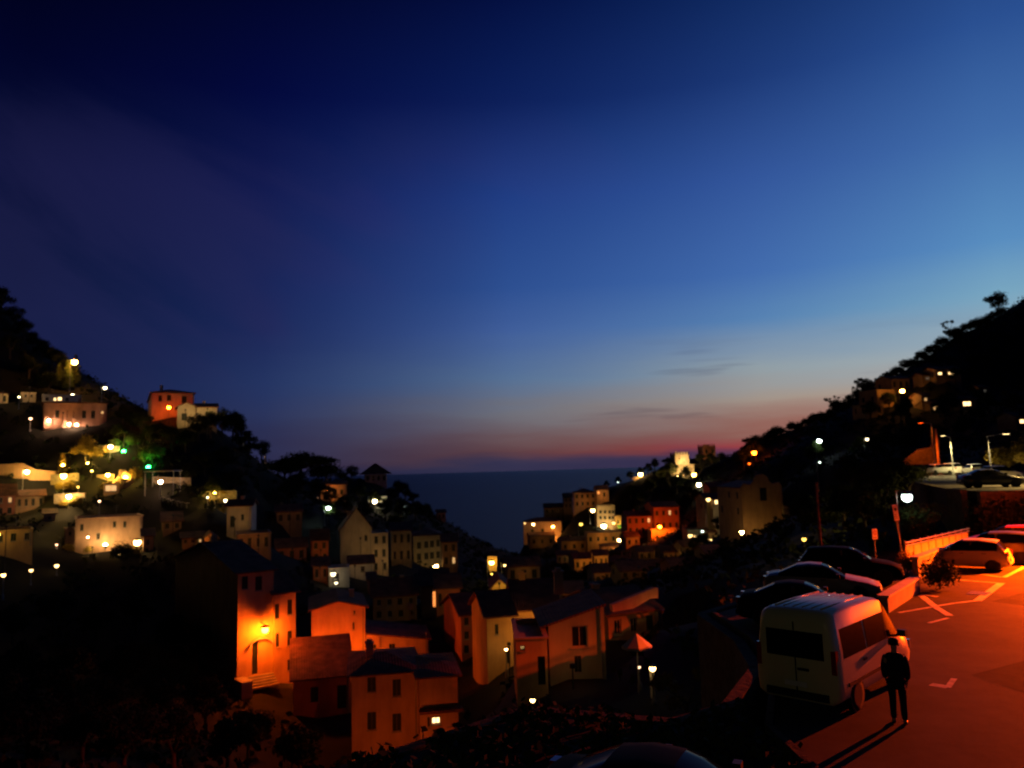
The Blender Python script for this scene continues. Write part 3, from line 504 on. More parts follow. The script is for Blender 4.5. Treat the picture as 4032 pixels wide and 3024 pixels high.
for (px, py, D) in [(0, 768, 45), (100, 790, 46), (200, 790, 48), (300, 800, 44), (0, 700, 70), (100, 690, 75), (200, 690, 76), (0, 630, 88), (100, 620, 92), (200, 612, 96), (225, 575, 106), (120, 582, 100), (60, 575, 100),
    (-60, 250, 190), (0, 316, 188), (15, 336, 186), (32, 358, 183), (55, 376, 178), (80, 388, 172), (122, 402, 160), (205, 420, 160), (222, 432, 160), (238, 448, 164), (247, 466, 172), (258, 484, 184), (285, 492, 205), (335, 492, 218), (352, 490, 225), (395, 506, 245), (408, 520, 255), (438, 532, 262), (468, 552, 275),
    (300, 540, 140), (300, 570, 118), (345, 500, 190), (150, 440, 140), (180, 480, 130), (215, 500, 122), (440, 600, 125), (470, 575, 170), (500, 580, 190), (490, 690, 80), (430, 720, 72), (520, 705, 60), (560, 700, 46), (520, 580, 230),
    (515, 575, 320), (530, 560, 340), (556, 536, 345), (585, 514, 342), (620, 490, 322), (705, 466, 268), (1080, 262, 240),
    (700, 520, 215), (760, 470, 200), (800, 480, 160), (850, 475, 140), (900, 455, 160), (950, 440, 165), (1000, 440, 150), (1060, 440, 140), (1060, 380, 190), (640, 560, 190), (600, 600, 130), (640, 590, 110), (700, 560, 120), (560, 620, 100), (820, 530, 75), (860, 515, 80), (900, 495, 90), (760, 560, 60), (700, 610, 50), (640, 660, 45)]:
    if px < 60 and D > 176: py -= 5
    p = at(px, py, D); CTRL.append(tuple(p))
RIDGE7 = [(0, 1310), (100, 1240), (250, 1195), (340, 1130), (500, 1095), (590, 1065), (650, 1010), (760, 970), (830, 905), (960, 850), (1040, 805), (1090, 755), (1200, 705), (1300, 640), (1400, 595), (1500, 520), (1580, 460), (1700, 365), (1800, 338), (1900, 315), (1990, 250), (2090, 180), (2209, 100)]
for x, y in RIDGE7:
    px, py = q(7, x, y); CTRL.append(tuple(at(px, py+7, 256-16*(px-736)/288)))
for x, y, D in [(920, 488, 348), (1060, 445, 338), (1200, 415, 330), (1320, 345, 322), (1480, 280, 312), (1740, 290, 305)]: CTRL.append(tuple(at(*q(6, x, y+10), D)))
for x, y, D in [(1640, 402, 290), (1640, 450, 280), (1560, 415, 289), (1700, 430, 280), (1500, 420, 290), (1400, 500, 280)]: CTRL.append(tuple(at(*q(6, x, y), D)))
for (x, y, z) in [(-20, 360, -4), (20, 365, -4), (-60, 330, -2), (-110, 330, -4), (-170, 320, 0), (60, 420, -6), (120, 420, -3), (200, 400, 5), (0, 480, -30), (-150, 460, -30), (150, 500, -30), (-300, 440, -25), (330, 480, -25),
    (-140, 250, 55), (-220, 260, 70), (-90, 290, 25), (-300, 200, 120), (-180, 100, 75), (-120, 60, 62), (-300, 60, 120), (-60, 30, 48), (-40, 10, 47), (-60, -20, 52), (200, 300, 70), (260, 300, 100), (120, 320, 45), (320, 300, 110), (330, 200, 130), (220, 130, 95), (330, 60, 110), (150, 60, 70), (330, -20, 100), (110, 90, 62), (90, 130, 62),
    (-6, 22, 47), (-1, 25, 46.5), (2, 22, 47), (4, 24, 46.8), (4, 32, 46.5), (9, 38, 47.2), (15, 44, 49.5), (22, 50, 52), (-14, 14, 48), (-16, 4, 49), (26, 60, 54), (33, 78, 55), (42, 100, 56)]:
    CTRL.append((x, y, z))
mg = []
for p in CTRL:                          # merge control points that crowd each other
    for k in mg:
        if (k[0]/k[3]-p[0])**2+(k[1]/k[3]-p[1])**2 < 3.2**2: k[0] += p[0]; k[1] += p[1]; k[2] += p[2]; k[3] += 1; break
    else: mg.append([p[0], p[1], p[2], 1])
C_ = np.array([[k[0]/k[3], k[1]/k[3], k[2]/k[3]] for k in mg]); nC = len(C_)
dm = np.sqrt(((C_[:, None, :2]-C_[None, :, :2])**2).sum(-1)+4.0)
A_ = np.zeros((nC+3, nC+3)); A_[:nC, :nC] = -dm + np.eye(nC)*1.2; A_[:nC, nC] = 1; A_[:nC, nC+1:] = C_[:, :2]/100; A_[nC:, :nC] = A_[:nC, nC:].T
sol = np.linalg.solve(A_, np.r_[C_[:, 2], 0, 0, 0])
def hgt(x, y):
    x = np.atleast_1d(np.asarray(x, float)); y = np.atleast_1d(np.asarray(y, float)); z = np.empty(x.shape)
    for i in range(0, len(x), 4000):
        s = slice(i, i+4000); d = np.sqrt((x[s, None]-C_[None, :, 0])**2+(y[s, None]-C_[None, :, 1])**2+4.0)
        z[s] = -d@sol[:nC]+sol[nC]+sol[nC+1]*x[s]/100+sol[nC+2]*y[s]/100
    for h in HOUSES:                    # every house stands on a levelled shelf
        o = h['org']; lx = (x-o.x)*h['u'].x+(y-o.y)*h['u'].y; ly = (x-o.x)*h['inn'].x+(y-o.y)*h['inn'].y
        dx = np.maximum(np.maximum(-.5-lx, lx-h['W']-.5), 0); df = np.maximum(-4.5-ly, 0); db = np.maximum(ly-h['depth'], 0)
        near = np.maximum(np.maximum(dx, df), db) < 12
        z = np.where(near, np.minimum(z, o.z-.05+2.4*np.maximum(np.maximum(dx, db)-.3, 0)+.8*df), z)
    z = np.where(pip(x, y, grow(LOT, 1.6)), np.minimum(z, LOT_Z-.6), z)
    z = np.where(pip(x, y, grow(DECK, 3.0)), np.minimum(z, DECK_Z-.6), z)
    return z
def hz(x, y): return float(hgt([x], [y])[0])
xs = np.arange(-300, 336, 3.0); ys = np.arange(-21, 486, 3.0)
GX, GY = np.meshgrid(xs, ys); gz = hgt(GX.ravel(), GY.ravel())
gz += (np.sin(GX.ravel()*.9+GY.ravel()*.37)+np.sin(GX.ravel()*.31-GY.ravel()*.77))*.18
nx, ny = len(xs), len(ys)
me = bpy.data.meshes.new('hillside'); idx = np.arange(nx*ny).reshape(ny, nx)
fc = np.stack([idx[:-1, :-1], idx[:-1, 1:], idx[1:, 1:], idx[1:, :-1]], -1).reshape(-1, 4)
me.from_pydata(np.c_[GX.ravel(), GY.ravel(), gz].tolist(), [], fc.tolist()); me.materials.append(EARTH); me.polygons.foreach_set('use_smooth', [True]*len(fc))
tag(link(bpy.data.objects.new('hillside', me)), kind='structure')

# sea
SEA, t, b = newmat('sea_water')
b.inputs['Base Color'].default_value = (.004, .012, .03, 1); b.inputs['Roughness'].default_value = .4; b.inputs['IOR'].default_value = 1.33; b.inputs['Specular IOR Level'].default_value = .16
tcn = t.nodes.new('ShaderNodeTexCoord'); mpn = t.nodes.new('ShaderNodeMapping'); mpn.inputs['Scale'].default_value = (.05, .12, 1)
nz = t.nodes.new('ShaderNodeTexNoise'); nz.inputs['Scale'].default_value = 1; nz.inputs['Detail'].default_value = 8; nz.inputs['Roughness'].default_value = .7
bp = t.nodes.new('ShaderNodeBump'); bp.inputs['Strength'].default_value = 1.0; bp.inputs['Distance'].default_value = 6.0
t.links.new(tcn.outputs['Object'], mpn.inputs[0]); t.links.new(mpn.outputs[0], nz.inputs['Vector']); t.links.new(nz.outputs[0], bp.inputs['Height']); t.links.new(bp.outputs[0], b.inputs['Normal'])
mb = MB(); mb.add([(-60000, 200, 0), (60000, 200, 0), (60000, 60000, 0), (-60000, 60000, 0)], [(0, 1, 2, 3)])
tag(mb.build('sea', SEA), kind='structure')

# ------------------------------------------------------------------ houses
LITC = {'lit': ('lit_window', (1, .62, .25), 3.5), 'dimlit': ('dim_window', (1, .55, .2), .9), 'litorange': ('orange_window', (1, .3, .06), 1.6), 'dimorange': ('red_window', (1, .18, .03), .35), 'faint': ('faint_window', (1, .9, .7), .06)}
def window(root, x0, z0, x1, z1, kind, y=0.0):
    ww, hh = x1-x0, z1-z0; f = min(.09, ww*.16)
    arch = kind == 'arch'
    if kind in ('shut',):
        m = MB(); m.box(x0, x1, y+.10, y+.16, z0, z1)
        wdw = m.build('window', FRAME, root)
        for a, c in ((x0+.01, x0+ww/2-.012), (x0+ww/2+.012, x1-.01)):
            s = MB(); s.box(a, c, y+.035, y+.085, z0+.02, z1-.02)
            n = max(3, min(9, int(hh/.18)))
            for k in range(n):
                zz = z0+.08+(hh-.16)*k/n; s.box(a+.05, c-.05, y+.018, y+.033, zz, zz+(hh-.16)/n*.6)
            s.build('shutter', SHUT, wdw)
        MB().box(x0-.06, x1+.06, y-.08, y+.02, z0-.1, z0-.01).build('sill', CONC, wdw)
        return
    m = MB()
    m.box(x0, x0+f, y+.08, y+.15, z0, z1); m.box(x1-f, x1, y+.08, y+.15, z0, z1)
    m.box(x0+f, x1-f, y+.08, y+.15, z1-f, z1); m.box(x0+f, x1-f, y+.08, y+.15, z0, z0+f); m.box((x0+x1)/2-f*.3, (x0+x1)/2+f*.3, y+.085, y+.145, z0+f, z1-f)
    isd = kind in ('door', 'arch')
    wdw = m.build('door' if isd else 'window', SHUT if isd else FRAME, root)
    if kind in LITC: pm = emis(*LITC[kind])
    else: pm = SHUT if isd else GLASS
    MB().box(x0+f*.9, x1-f*.9, y+.12, y+.14, z0+f*.9, z1-f*.9).build('door_leaf' if isd else 'pane', pm, wdw)
    if not isd: MB().box(x0-.06, x1+.06, y-.08, y+.02, z0-.1, z0-.01).build('sill', CONC, wdw)
def build_house(h):
    W, Hh, Dp, bs = h['W'], h['H'], h['depth'], h['base']
    root = tag(empty(h['name'], h['org'], h['yaw']), h['label'], h['cat'])
    wm = wallm(h['wall']); wins = []; TF = Hh-h['rh'] if h['roof'] in ('shedr', 'shedl') else Hh
    if h['auto']:
        rows, cols = h['auto']
        sh = TF/rows; ww = min(1.0, W/cols*.42); hh = min(1.5, sh*.55)
        for r_ in range(rows):
            for c_ in range(cols):
                xc = W*(c_+.5)/cols+random.uniform(-.08, .08); zc = sh*(r_+.52)
                wins.append((xc-ww/2, zc-hh/2, xc+ww/2, zc+hh/2, ('shut' if random.random() < .78 else ('dimlit' if random.random() < .2 else 'glass'))))
    for (a, b_, c, d, k) in h['wins']:
        a = max(.08, a); c = min(W-.08, c); d = min(TF-.12, d); b_ = max(.02, b_)
        if c-a > .12 and d-b_ > .12: wins.append((a, b_, c, d, k))
    m = MB()
    ux = sorted({0, W, *[v for w_ in wins for v in (w_[0], w_[2])]}); uz = sorted({-bs, TF, *[v for w_ in wins for v in (w_[1], w_[3])]})
    for i in range(len(ux)-1):
        for j in range(len(uz)-1):
            xm, zm = (ux[i]+ux[i+1])/2, (uz[j]+uz[j+1])/2
            if any(w_[0] < xm < w_[2] and w_[1] < zm < w_[3] for w_ in wins): continue
            m.add([(ux[i], 0, uz[j]), (ux[i+1], 0, uz[j]), (ux[i+1], 0, uz[j+1]), (ux[i], 0, uz[j+1])], [(0, 1, 2, 3)])
    for (a, b_, c, d, k) in wins:      # reveals and a back so the recess is real
        e_ = .28; vs = [(a, 0, b_), (c, 0, b_), (c, 0, d), (a, 0, d), (a, e_, b_), (c, e_, b_), (c, e_, d), (a, e_, d)]
        m.add(vs, [(0, 4, 5, 1), (1, 5, 6, 2), (2, 6, 7, 3), (3, 7, 4, 0), (4, 7, 6, 5)])
    rt = h['roof']; rh = h['rh']; ov = h['over']
    zl = zr = Hh; zbk = Hh
    if rt == 'shedr': zr = Hh-rh
    if rt == 'shedl': zl = zbk = Hh-rh
    if rt == 'shed': zbk = Hh+rh
    if rt == 'shedl': m.add([(0, 0, TF), (W, 0, TF), (W, 0, Hh)], [(0, 1, 2)]); m.add([(0, Dp, TF), (W, Dp, TF), (W, Dp, Hh)], [(0, 2, 1)])
    if rt == 'shedr': m.add([(0, 0, TF), (W, 0, TF), (0, 0, Hh)], [(0, 1, 2)]); m.add([(0, Dp, TF), (W, Dp, TF), (0, Dp, Hh)], [(0, 2, 1)])
    m.add([(0, 0, -bs), (0, Dp, -bs), (0, Dp, zbk), (0, 0, zl)], [(0, 3, 2, 1)])
    m.add([(W, 0, -bs), (W, Dp, -bs), (W, Dp, zr if rt in ('shedr', 'shedl') else zbk), (W, 0, zr)], [(0, 1, 2, 3)])
    zq = TF if rt in ('shedr', 'shedl') else zbk
    m.add([(0, Dp, -bs), (W, Dp, -bs), (W, Dp, zq), (0, Dp, zq)], [(0, 3, 2, 1)])
    if rt == 'gable': m.add([(0, 0, Hh), (0, Dp, Hh), (0, Dp/2, Hh+rh)], [(0, 2, 1)]); m.add([(W, 0, Hh), (W, Dp, Hh), (W, Dp/2, Hh+rh)], [(0, 1, 2)])
    if rt == 'gablef': m.add([(0, 0, Hh), (W, 0, Hh), (W/2, 0, Hh+rh)], [(0, 1, 2)]); m.add([(0, Dp, Hh), (W, Dp, Hh), (W/2, Dp, Hh+rh)], [(0, 2, 1)])
    if rt == 'baroque':
        pts = [(0, Hh), (W*.06, Hh+.9), (W*.22, Hh+.55), (W*.32, Hh+1.2)]+[(W*(.5-.18*math.cos(math.pi*k/8)), Hh+1.2+1.3*math.sin(math.pi*k/8)) for k in range(9)]+[(W*.68, Hh+1.2), (W*.78, Hh+.55), (W*.94, Hh+.9), (W, Hh)]
        n = len(pts); m.add([(x, 0, z) for x, z in pts]+[(x, .5, z) for x, z in pts], [tuple(range(n-1, -1, -1)), tuple(range(n, 2*n))]+[(i, i+1, n+i+1, n+i) for i in range(n-1)])
    m.build('wall', wm, root)
    # roof
    r = MB(); th = .14
    def slab(quad):
        n = len(quad); q2 = [(x, y, z+th) for x, y, z in quad]
        r.add(quad+q2, [tuple(range(n-1, -1, -1)), tuple(range(n, 2*n))]+[(i, (i+1) % n, n+(i+1) % n, n+i) for i in range(n)])
    e_ = .03
    if rt in ('gable', 'baroque'):
        if rt == 'gable':
            k = rh/(Dp/2)
            slab([(-ov, -ov, Hh-k*ov+e_), (W+ov, -ov, Hh-k*ov+e_), (W+ov, Dp/2, Hh+rh+e_), (-ov, Dp/2, Hh+rh+e_)]); slab([(W+ov, Dp+ov, Hh-k*ov+e_), (-ov, Dp+ov, Hh-k*ov+e_), (-ov, Dp/2+.001, Hh+rh+e_), (W+ov, Dp/2+.001, Hh+rh+e_)])
        else:
            slab([(-.2, .55, Hh-.1), (W/2, .55, Hh+1.0), (W/2, Dp, Hh+1.0), (-.2, Dp, Hh-.1)]); slab([(W/2+.001, .55, Hh+1.0), (W+.2, .55, Hh-.1), (W+.2, Dp, Hh-.1), (W/2+.001, Dp, Hh+1.0)])
    elif rt == 'gablef':
        k = rh/(W/2)
        slab([(-ov, -ov, Hh-k*ov+e_), (W/2, -ov, Hh+rh+e_), (W/2, Dp+ov, Hh+rh+e_), (-ov, Dp+ov, Hh-k*ov+e_)]); slab([(W/2+.001, -ov, Hh+rh+e_), (W+ov, -ov, Hh-k*ov+e_), (W+ov, Dp+ov, Hh-k*ov+e_), (W/2+.001, Dp+ov, Hh+rh+e_)])
    elif rt == 'hip':
        a = min(Dp, W)/2*.9; x0, x1, y0, y1 = -ov, W+ov, -ov, Dp+ov
        vs = [(x0, y0, Hh+e_), (x1, y0, Hh+e_), (x1, y1, Hh+e_), (x0, y1, Hh+e_), (x0, y0, Hh+th), (x1, y0, Hh+th), (x1, y1, Hh+th), (x0, y1, Hh+th), (a, Dp/2, Hh+rh), (W-a, Dp/2, Hh+rh)]
        r.add(vs, [(3, 2, 1, 0), (0, 1, 5, 4), (1, 2, 6, 5), (2, 3, 7, 6), (3, 0, 4, 7), (4, 5, 9, 8), (5, 6, 9), (6, 7, 8, 9), (7, 4, 8)])
    elif rt in ('flat', 'battlement'):
        r.box(.15, W-.15, .15, Dp-.15, Hh-.32, Hh-.18)
        c = .1
        r.box(-c, W+c, -c, .2, Hh+.01, Hh+.12); r.box(-c, W+c, Dp-.2, Dp+c, Hh+.01, Hh+.12); r.box(-c, .2, .2, Dp-.2, Hh+.01, Hh+.12); r.box(W-.2, W+c, .2, Dp-.2, Hh+.01, Hh+.12)
        if rt == 'battlement':
            n = 5
            for k in range(n):
                x = W*k/n; r.box(x+.12, x+W/n*.62, -.05, .3, Hh+.12, Hh+.95); r.box(x+.12, x+W/n*.62, Dp-.3, Dp+.05, Hh+.12, Hh+.95)
    elif rt == 'shed':
        k = rh/Dp; slab([(-ov, -ov, Hh-k*ov+e_), (W+ov, -ov, Hh-k*ov+e_), (W+ov, Dp, Hh+rh+e_), (-ov, Dp, Hh+rh+e_)])
    elif rt == 'shedr':
        k = rh/W; slab([(-.05, -ov, Hh+e_), (W+ov, -ov, Hh-rh-k*ov+e_), (W+ov, Dp+ov, Hh-rh-k*ov+e_), (-.05, Dp+ov, Hh+e_)])
    elif rt == 'shedl':
        k = rh/W; slab([(-ov, -ov, Hh-rh-k*ov+e_), (W+.05, -ov, Hh+e_), (W+.05, Dp+ov, Hh+e_), (-ov, Dp+ov, Hh-rh-k*ov+e_)])
    ro = r.build('roof', (wm if rt in ('flat', 'battlement') else ROOF), root)
    for k in range(h['chim']):
        cx = W*(.28 if k == 0 else .7); cy = Dp*.5; cz = Hh+rh*(.9 if rt != 'gablef' else .5)
        MB().box(cx-.3, cx+.3, cy-.25, cy+.25, cz-.6, cz+.8).box(cx-.38, cx+.38, cy-.33, cy+.33, cz+.8, cz+.9).box(cx-.2, cx+.2, cy-.15, cy+.15, cz+.9, cz+1.1).build('chimney', wm, ro)
    for w_ in wins: window(root, *w_)
    if rt in ('gable', 'hip', 'gablef') and not h['chim'] and W > 3.5 and random.random() < .6:
        cx, cy, cz = W*random.uniform(.2, .8), Dp*.5, Hh+rh*.7
        MB().box(cx-.25, cx+.25, cy-.22, cy+.22, cz-.6, cz+.75).box(cx-.31, cx+.31, cy-.28, cy+.28, cz+.75, cz+.84).build('chimney', wm, ro)
    if Dp < 12 and W > 4 and random.random() < .4:
        cx, cy, cz = W*random.uniform(.2, .8), Dp*.55, Hh+(0 if rt in ('flat', 'battlement') else rh*.6)
        an = MB().tube((cx, cy, cz-.3), (cx, cy, cz+1.6), .022, n=5)
        for k in range(4): an.tube((cx-.45+.08*k, cy, cz+1.55-.16*k), (cx+.45-.08*k, cy, cz+1.55-.16*k), .012, n=4)
        an.build('aerial', METAL, ro)
    # closed shutters on the side walls
    if W > 4 and h['name'] not in ('court_wall',):
        rows = max(1, int(Hh/3.0)); cols = 2 if Dp < 9 else 3
        for sgn, x in ((-1, 0), (1, W)):
            for r_ in range(rows):
                for c_ in range(cols):
                    if random.random() < .35: continue
                    yc = Dp*(c_+.5)/cols; zc = Hh*(r_+.5)/rows; hh = min(.65, Hh/rows*.3)
                    x0, x1 = (x-.05, x-.004) if sgn < 0 else (x+.004, x+.05)
                    s = MB().box(x0, x1, yc-.42, yc-.01, zc-hh, zc+hh).box(x0, x1, yc+.01, yc+.42, zc-hh, zc+hh); s.build('shutter', SHUT, root)
    for (a, c, z0, z1) in h['pil']: MB().box(a, c, -.35, -.004, z0-.5, z1).build('pilaster', wm, root)
    if W > 3.5:      # downpipe
        MB().tube((W-.25, -.07, -.3), (W-.25, -.07, Hh-.15), .05, n=6).build('downpipe', METAL, root)
    return root
ROOTS = {}
for h in HOUSES: ROOTS[h['label']] = (build_house(h), h)
# extras on particular houses
root, h = ROOTS['orange bay with dark ledge and a lit window beside the four-window house']
zz = h['H']*.62
MB().box(-.05, h['W']+.3, -.9, -.003, zz-.18, zz+.02).build('ledge', ROOF, root)
root, h = ROOTS['small whitish annex with one tiny window under the blank gable house']
root, h = ROOTS['yellow lit house with green awning right of the floodlit cream one']
AWN = surf('green_awning', (.10, .30, .10), .9, .2, 3, .1)
MB().add([(.6, -.01, 2.6), (h['W']-.2, -.01, 2.6), (h['W']-.2, -2.2, 1.7), (.6, -2.2, 1.7), (.6, -.01, 2.54), (h['W']-.2, -.01, 2.54), (h['W']-.2, -2.2, 1.64), (.6, -2.2, 1.64)], [(0, 3, 2, 1), (4, 5, 6, 7), (0, 1, 5, 4), (1, 2, 6, 5), (2, 3, 7, 6), (3, 0, 4, 7)]).build('awning', AWN, root)
root, h = ROOTS['tall dark gabled building with a glaring yellow lamp on its red lit face']
st = MB()
for k in range(5): st.box(h['W']*.25, h['W']*.98, -.35*(5-k), -.004, -.6+.17*k, -.6+.17*(k+1)-.002)
st.build('steps', CONC, root)
MB().box(-.3, h['W']*.2, -2.2, -.004, -1.2, .35).build('planter', CONC, root)
ar = MB()
for k in range(12):
    a0, a1 = math.pi*k/12, math.pi*(k+1)/12; cx, cz, r0, r1 = h['W']*.64, h['H']*.30, 1.0, 1.18
    vs = [(cx+rr*math.cos(a), yy, cz+rr*math.sin(a)*.6) for yy in (-.3, -.004) for a in (a0, a1) for rr in (r0, r1)]
    ar.add(vs, [(0, 1, 3, 2), (4, 6, 7, 5), (0, 4, 5, 1), (2, 3, 7, 6), (0, 2, 6, 4), (1, 5, 7, 3)])
ar.build('door_hood', CONC, root)

# ------------------------------------------------------------------ lamps
LC = {'warm': (1, .58, .19), 'white': (1, .80, .45), 'cool': (.80, 1, .86), 'sodium': (1, .125, .004), 'amber': (1, .38, .06), 'yellow': (1, .58, .085), 'pinkish': (1, .55, .30), 'green': (.01, 1, .10)}
def lamp(label, p, col, rad, st, kind, h, group):
    if kind in ('post', 'ground') and p.x < -60 and p.y > 100 and col in ('yellow', 'warm', 'pinkish') and st >= 200: st *= 2.2
    if kind != 'lane': rad *= (1.25 if kind == 'post' else 1.4); st *= .36
    if kind == 'post' and st*rad*rad < 6: st = max(4, st*.22)
    st = round(st, 1); g = emis('glow_'+col, LC[col], st)
    base = Vector((p.x, p.y, hz(p.x, p.y)))
    if kind == 'ground':
        root = tag(empty('uplight', (p.x, p.y, min(base.z, p.z-rad)-.02)), label, 'lamp', group or 'ground spotlights'); zz = p.z-root.location.z
        MB().lathe((0, 0, 0), [(.03, -.1), (.05, zz-rad*1.2), (rad*.9, zz-rad*.9), (rad*1.1, zz-.02)], 10).build('lamp_housing', DARKM, root)
        MB().lathe((0, 0, zz), sphere_prof(rad), 10).build('lamp_globe', g, root, True)
        return
    if kind == 'lane':        # added fill light for a house front: the shield hides its bulb from view
        root = tag(empty('lane_lamp', (p.x, p.y, base.z)), label, 'lamp', group); zz = max(.5, p.z-base.z)
        MB().tube((0, 0, -.4), (0, 0, zz-rad*1.1), .05, n=6).build('lamp_post', DARKM, root)
        sh = MB(); n_ = 12; a0 = math.atan2(-h[1], -h[0]); vs = []
        for k in range(n_+1):
            a_ = a0+math.pi*1.15*(k/n_-.5)
            for (rr, z_) in ((2.4, -1.8), (2.4, 1.5), (.05, 2.2)): vs.append((rr*rad*math.cos(a_), rr*rad*math.sin(a_), zz+z_*rad))
        sh.add(vs, [(3*k+j, 3*k+3+j, 3*k+4+j, 3*k+1+j) for k in range(n_) for j in (0, 1)]); sh.build('lamp_shield', DARKM, root)
        MB().lathe((0, 0, zz), sphere_prof(rad), 10).build('lamp_globe', g, root, True)
        return
    if kind == 'wall':
        root = tag(empty('wall_lamp', p), label, 'lamp', group)
        MB().tube((0, 0, rad+.06), (h[0], h[1], rad+.25), .04, n=6).lathe((0, 0, rad*.7), [(rad*1.35, 0), (rad*.9, .12), (.05, .2)], 10).build('lamp_bracket', DARKM, root)
        MB().lathe((0, 0, 0), sphere_prof(rad), 10).build('lamp_globe', g, root, True)
        return
    root = tag(empty('street_lamp', (p.x, p.y, base.z)), label, 'lamp', group or 'street lamps'); zz = max(p.z-base.z, .6)
    off = .0 if zz < 3.2 else rad+.35
    MB().lathe((-off, 0, 0), [(.14, -.4), (.14, .25), (.06, .45), (.05, zz+(rad+.1 if off else -rad))], 8).build('lamp_post', METAL, root)
    hd = MB()
    if off: hd.tube((-off, 0, zz+rad+.08), (0, 0, zz+rad+.05), .035, n=6)
    hd.lathe((0, 0, zz+rad*.55), [(rad*1.15, 0), (rad*.8, rad*.45), (.03, rad*.65)], 10); hd.build('lamp_hood', DARKM, root)
    MB().lathe((0, 0, zz), sphere_prof(rad), 10).build('lamp_globe', g, root, True)
for a in LAMPS: lamp(*a)

# ------------------------------------------------------------------ parking terrace, upper deck, walls
PAVE = [(5.6, -14), (5.4, 12), (5.3, 17.0), (7.0, 21.6), (7.5, 25.2), (7.4, 29.8), (12.8, 35.4), (20.2, 42.0), (28.2, 49.0), (31.5, 51.8), (79.5, 51.8), (79.5, -14)]
mb = MB(); mb.prism(PAVE[::-1], LOT_Z-.5, LOT_Z); tag(mb.build('parking_lot', ASPH), kind='structure')
VERGE = [(-9, -14), (-9, 8.5), (-3.4, 15.4), (.2, 18.8), (3.4, 17.6), (4.9, 18.4), (5.1, 17.0), (5.2, 12), (5.4, -14)]
mb = MB(); mb.prism(VERGE[::-1], LOT_Z-.6, LOT_Z-.06); tag(mb.build('grass_verge', EARTH), kind='structure')
kb = MB()
for (x0, y0), (x1, y1) in zip(PAVE[:6], PAVE[1:6]):
    d = Vector((x1-x0, y1-y0, 0)).normalized(); n = Vector((-d.y, d.x, 0))*.16
    kb.prism([(x0, y0), (x1, y1), (x1+n.x, y1+n.y), (x0+n.x, y0+n.y)], LOT_Z-.3, LOT_Z+.11)
tag(kb.build('kerb', STONE), kind='structure')
mb = MB(); mb.prism(DECK[::-1], DECK_Z-.5, DECK_Z); tag(mb.build('upper_road', ASPH), kind='structure')
def ribbon(pts, th, z0, z1):
    m = MB()
    for (x0, y0), (x1, y1) in zip(pts[:-1], pts[1:]):
        d = Vector((x1-x0, y1-y0, 0)).normalized(); n = Vector((-d.y, d.x, 0))*th
        m.prism([(x0, y0), (x1, y1), (x1+n.x, y1+n.y), (x0+n.x, y0+n.y)], z0, z1)
    return m
w_ = ribbon(EDGE[:10], .35, LOT_Z-12, LOT_Z-.02).build('retaining_wall', STONE); tag(w_, 'dark stone retaining wall along the valley edge of the car park', 'wall')
w_ = ribbon([(31.3, 53.9), (31.6, 56.2), (37.8, 72.2), (46.8, 93.2), (56.8, 116)], .4, DECK_Z-9, DECK_Z+.15).build('retaining_wall', STONE); tag(w_, 'stone retaining wall holding the upper road at the right', 'wall')
w_ = ribbon([(80, 53.0), (31.4, 53.0)], .45, LOT_Z-3, DECK_Z+.05).build('retaining_wall', STONE); tag(w_, 'dark wall with added ivy behind the parked cars at the right edge', 'wall')
def pline(name, pts, wd, z=LOT_Z+.004, rgn=9):
    P_ = [ground(*q(rgn, x, y), LOT_Z) for x, y in pts]
    m = MB()
    for a, c in zip(P_[:-1], P_[1:]):
        d = (c-a); d.z = 0; d.normalize(); n = Vector((-d.y, d.x, 0))*wd/2; a2 = a-d*wd*.3
        m.add([(*(a2-n).xy, z), (*(c-n).xy, z), (*(c+n).xy, z), (*(a2+n).xy, z)], [(0, 1, 2, 3)])
    return tag(m.build(name, PAINT), kind='structure')
pline('painted_line', [(1210, 1062), (1660, 1095), (1905, 1130)], .16)
pline('painted_line', [(1945, 1130), (2230, 985)], .20, LOT_Z+.008)
pline('painted_line', [(1290, 1165), (1890, 1213)], .16)
pline('painted_line', [(1895, 1215), (1572, 1455)], .30, LOT_Z+.008)
pline('painted_line', [(1565, 1452), (1240, 1490), (480, 1620)], .15)
pline('painted_line', [(795, 1385), (1000, 1550), (1190, 1665)], .26, LOT_Z+.012)
pline('painted_line', [(800, 1370), (1030, 1402)], .18, LOT_Z+.008)
REG[10] = (838.1, 609.5, 10.467)
pline('painted_line', [(955, 140), (1150, 90)], .14, LOT_Z+.004, 10)
pline('painted_line', [(1010, 790), (1150, 815)], .30, LOT_Z+.004, 10)
pline('painted_line', [(1150, 815), (1215, 725)], .14, LOT_Z+.008, 10)
# drain cover
p = ground(*q(9, 1590, 1352), LOT_Z); dc = empty('drain_cover', (p.x, p.y, LOT_Z), R(45)); tag(dc, 'dark square drain cover between the painted bay lines', 'drain')
MB().box(-.45, .45, -.35, .35, .004, .012).build('cover_plate', DARKM, dc)
for k in range(5): MB().box(-.4, .4, -.3+.13*k, -.24+.13*k, .012, .02).build('bar', PLAST, dc)
# low parapets
def parapet(label, a, c, hgt_, th, capm=CONC):
    a = ground(*q(9, *a), LOT_Z); c = ground(*q(9, *c), LOT_Z); d = c-a; L_ = d.length
    r_ = tag(empty('low_wall', (a.x, a.y, LOT_Z), math.atan2(d.y, d.x)), label, 'wall')
    MB().box(0, L_, 0, th, 0, hgt_).build('wall_body', CONC, r_)
    MB().box(-.06, L_+.06, -.06, th+.06, hgt_, hgt_+.08).build('coping', surf('pale_coping', (.5, .47, .42), .8, .2, 2, .2), r_)
    return r_
parapet('low pale parapet just beyond the white van', (350, 1625), (785, 1335), .55, .3)
parapet('low parapet with bright coping in front of the white hatchback', (770, 1160), (1125, 1005), .95, .25)
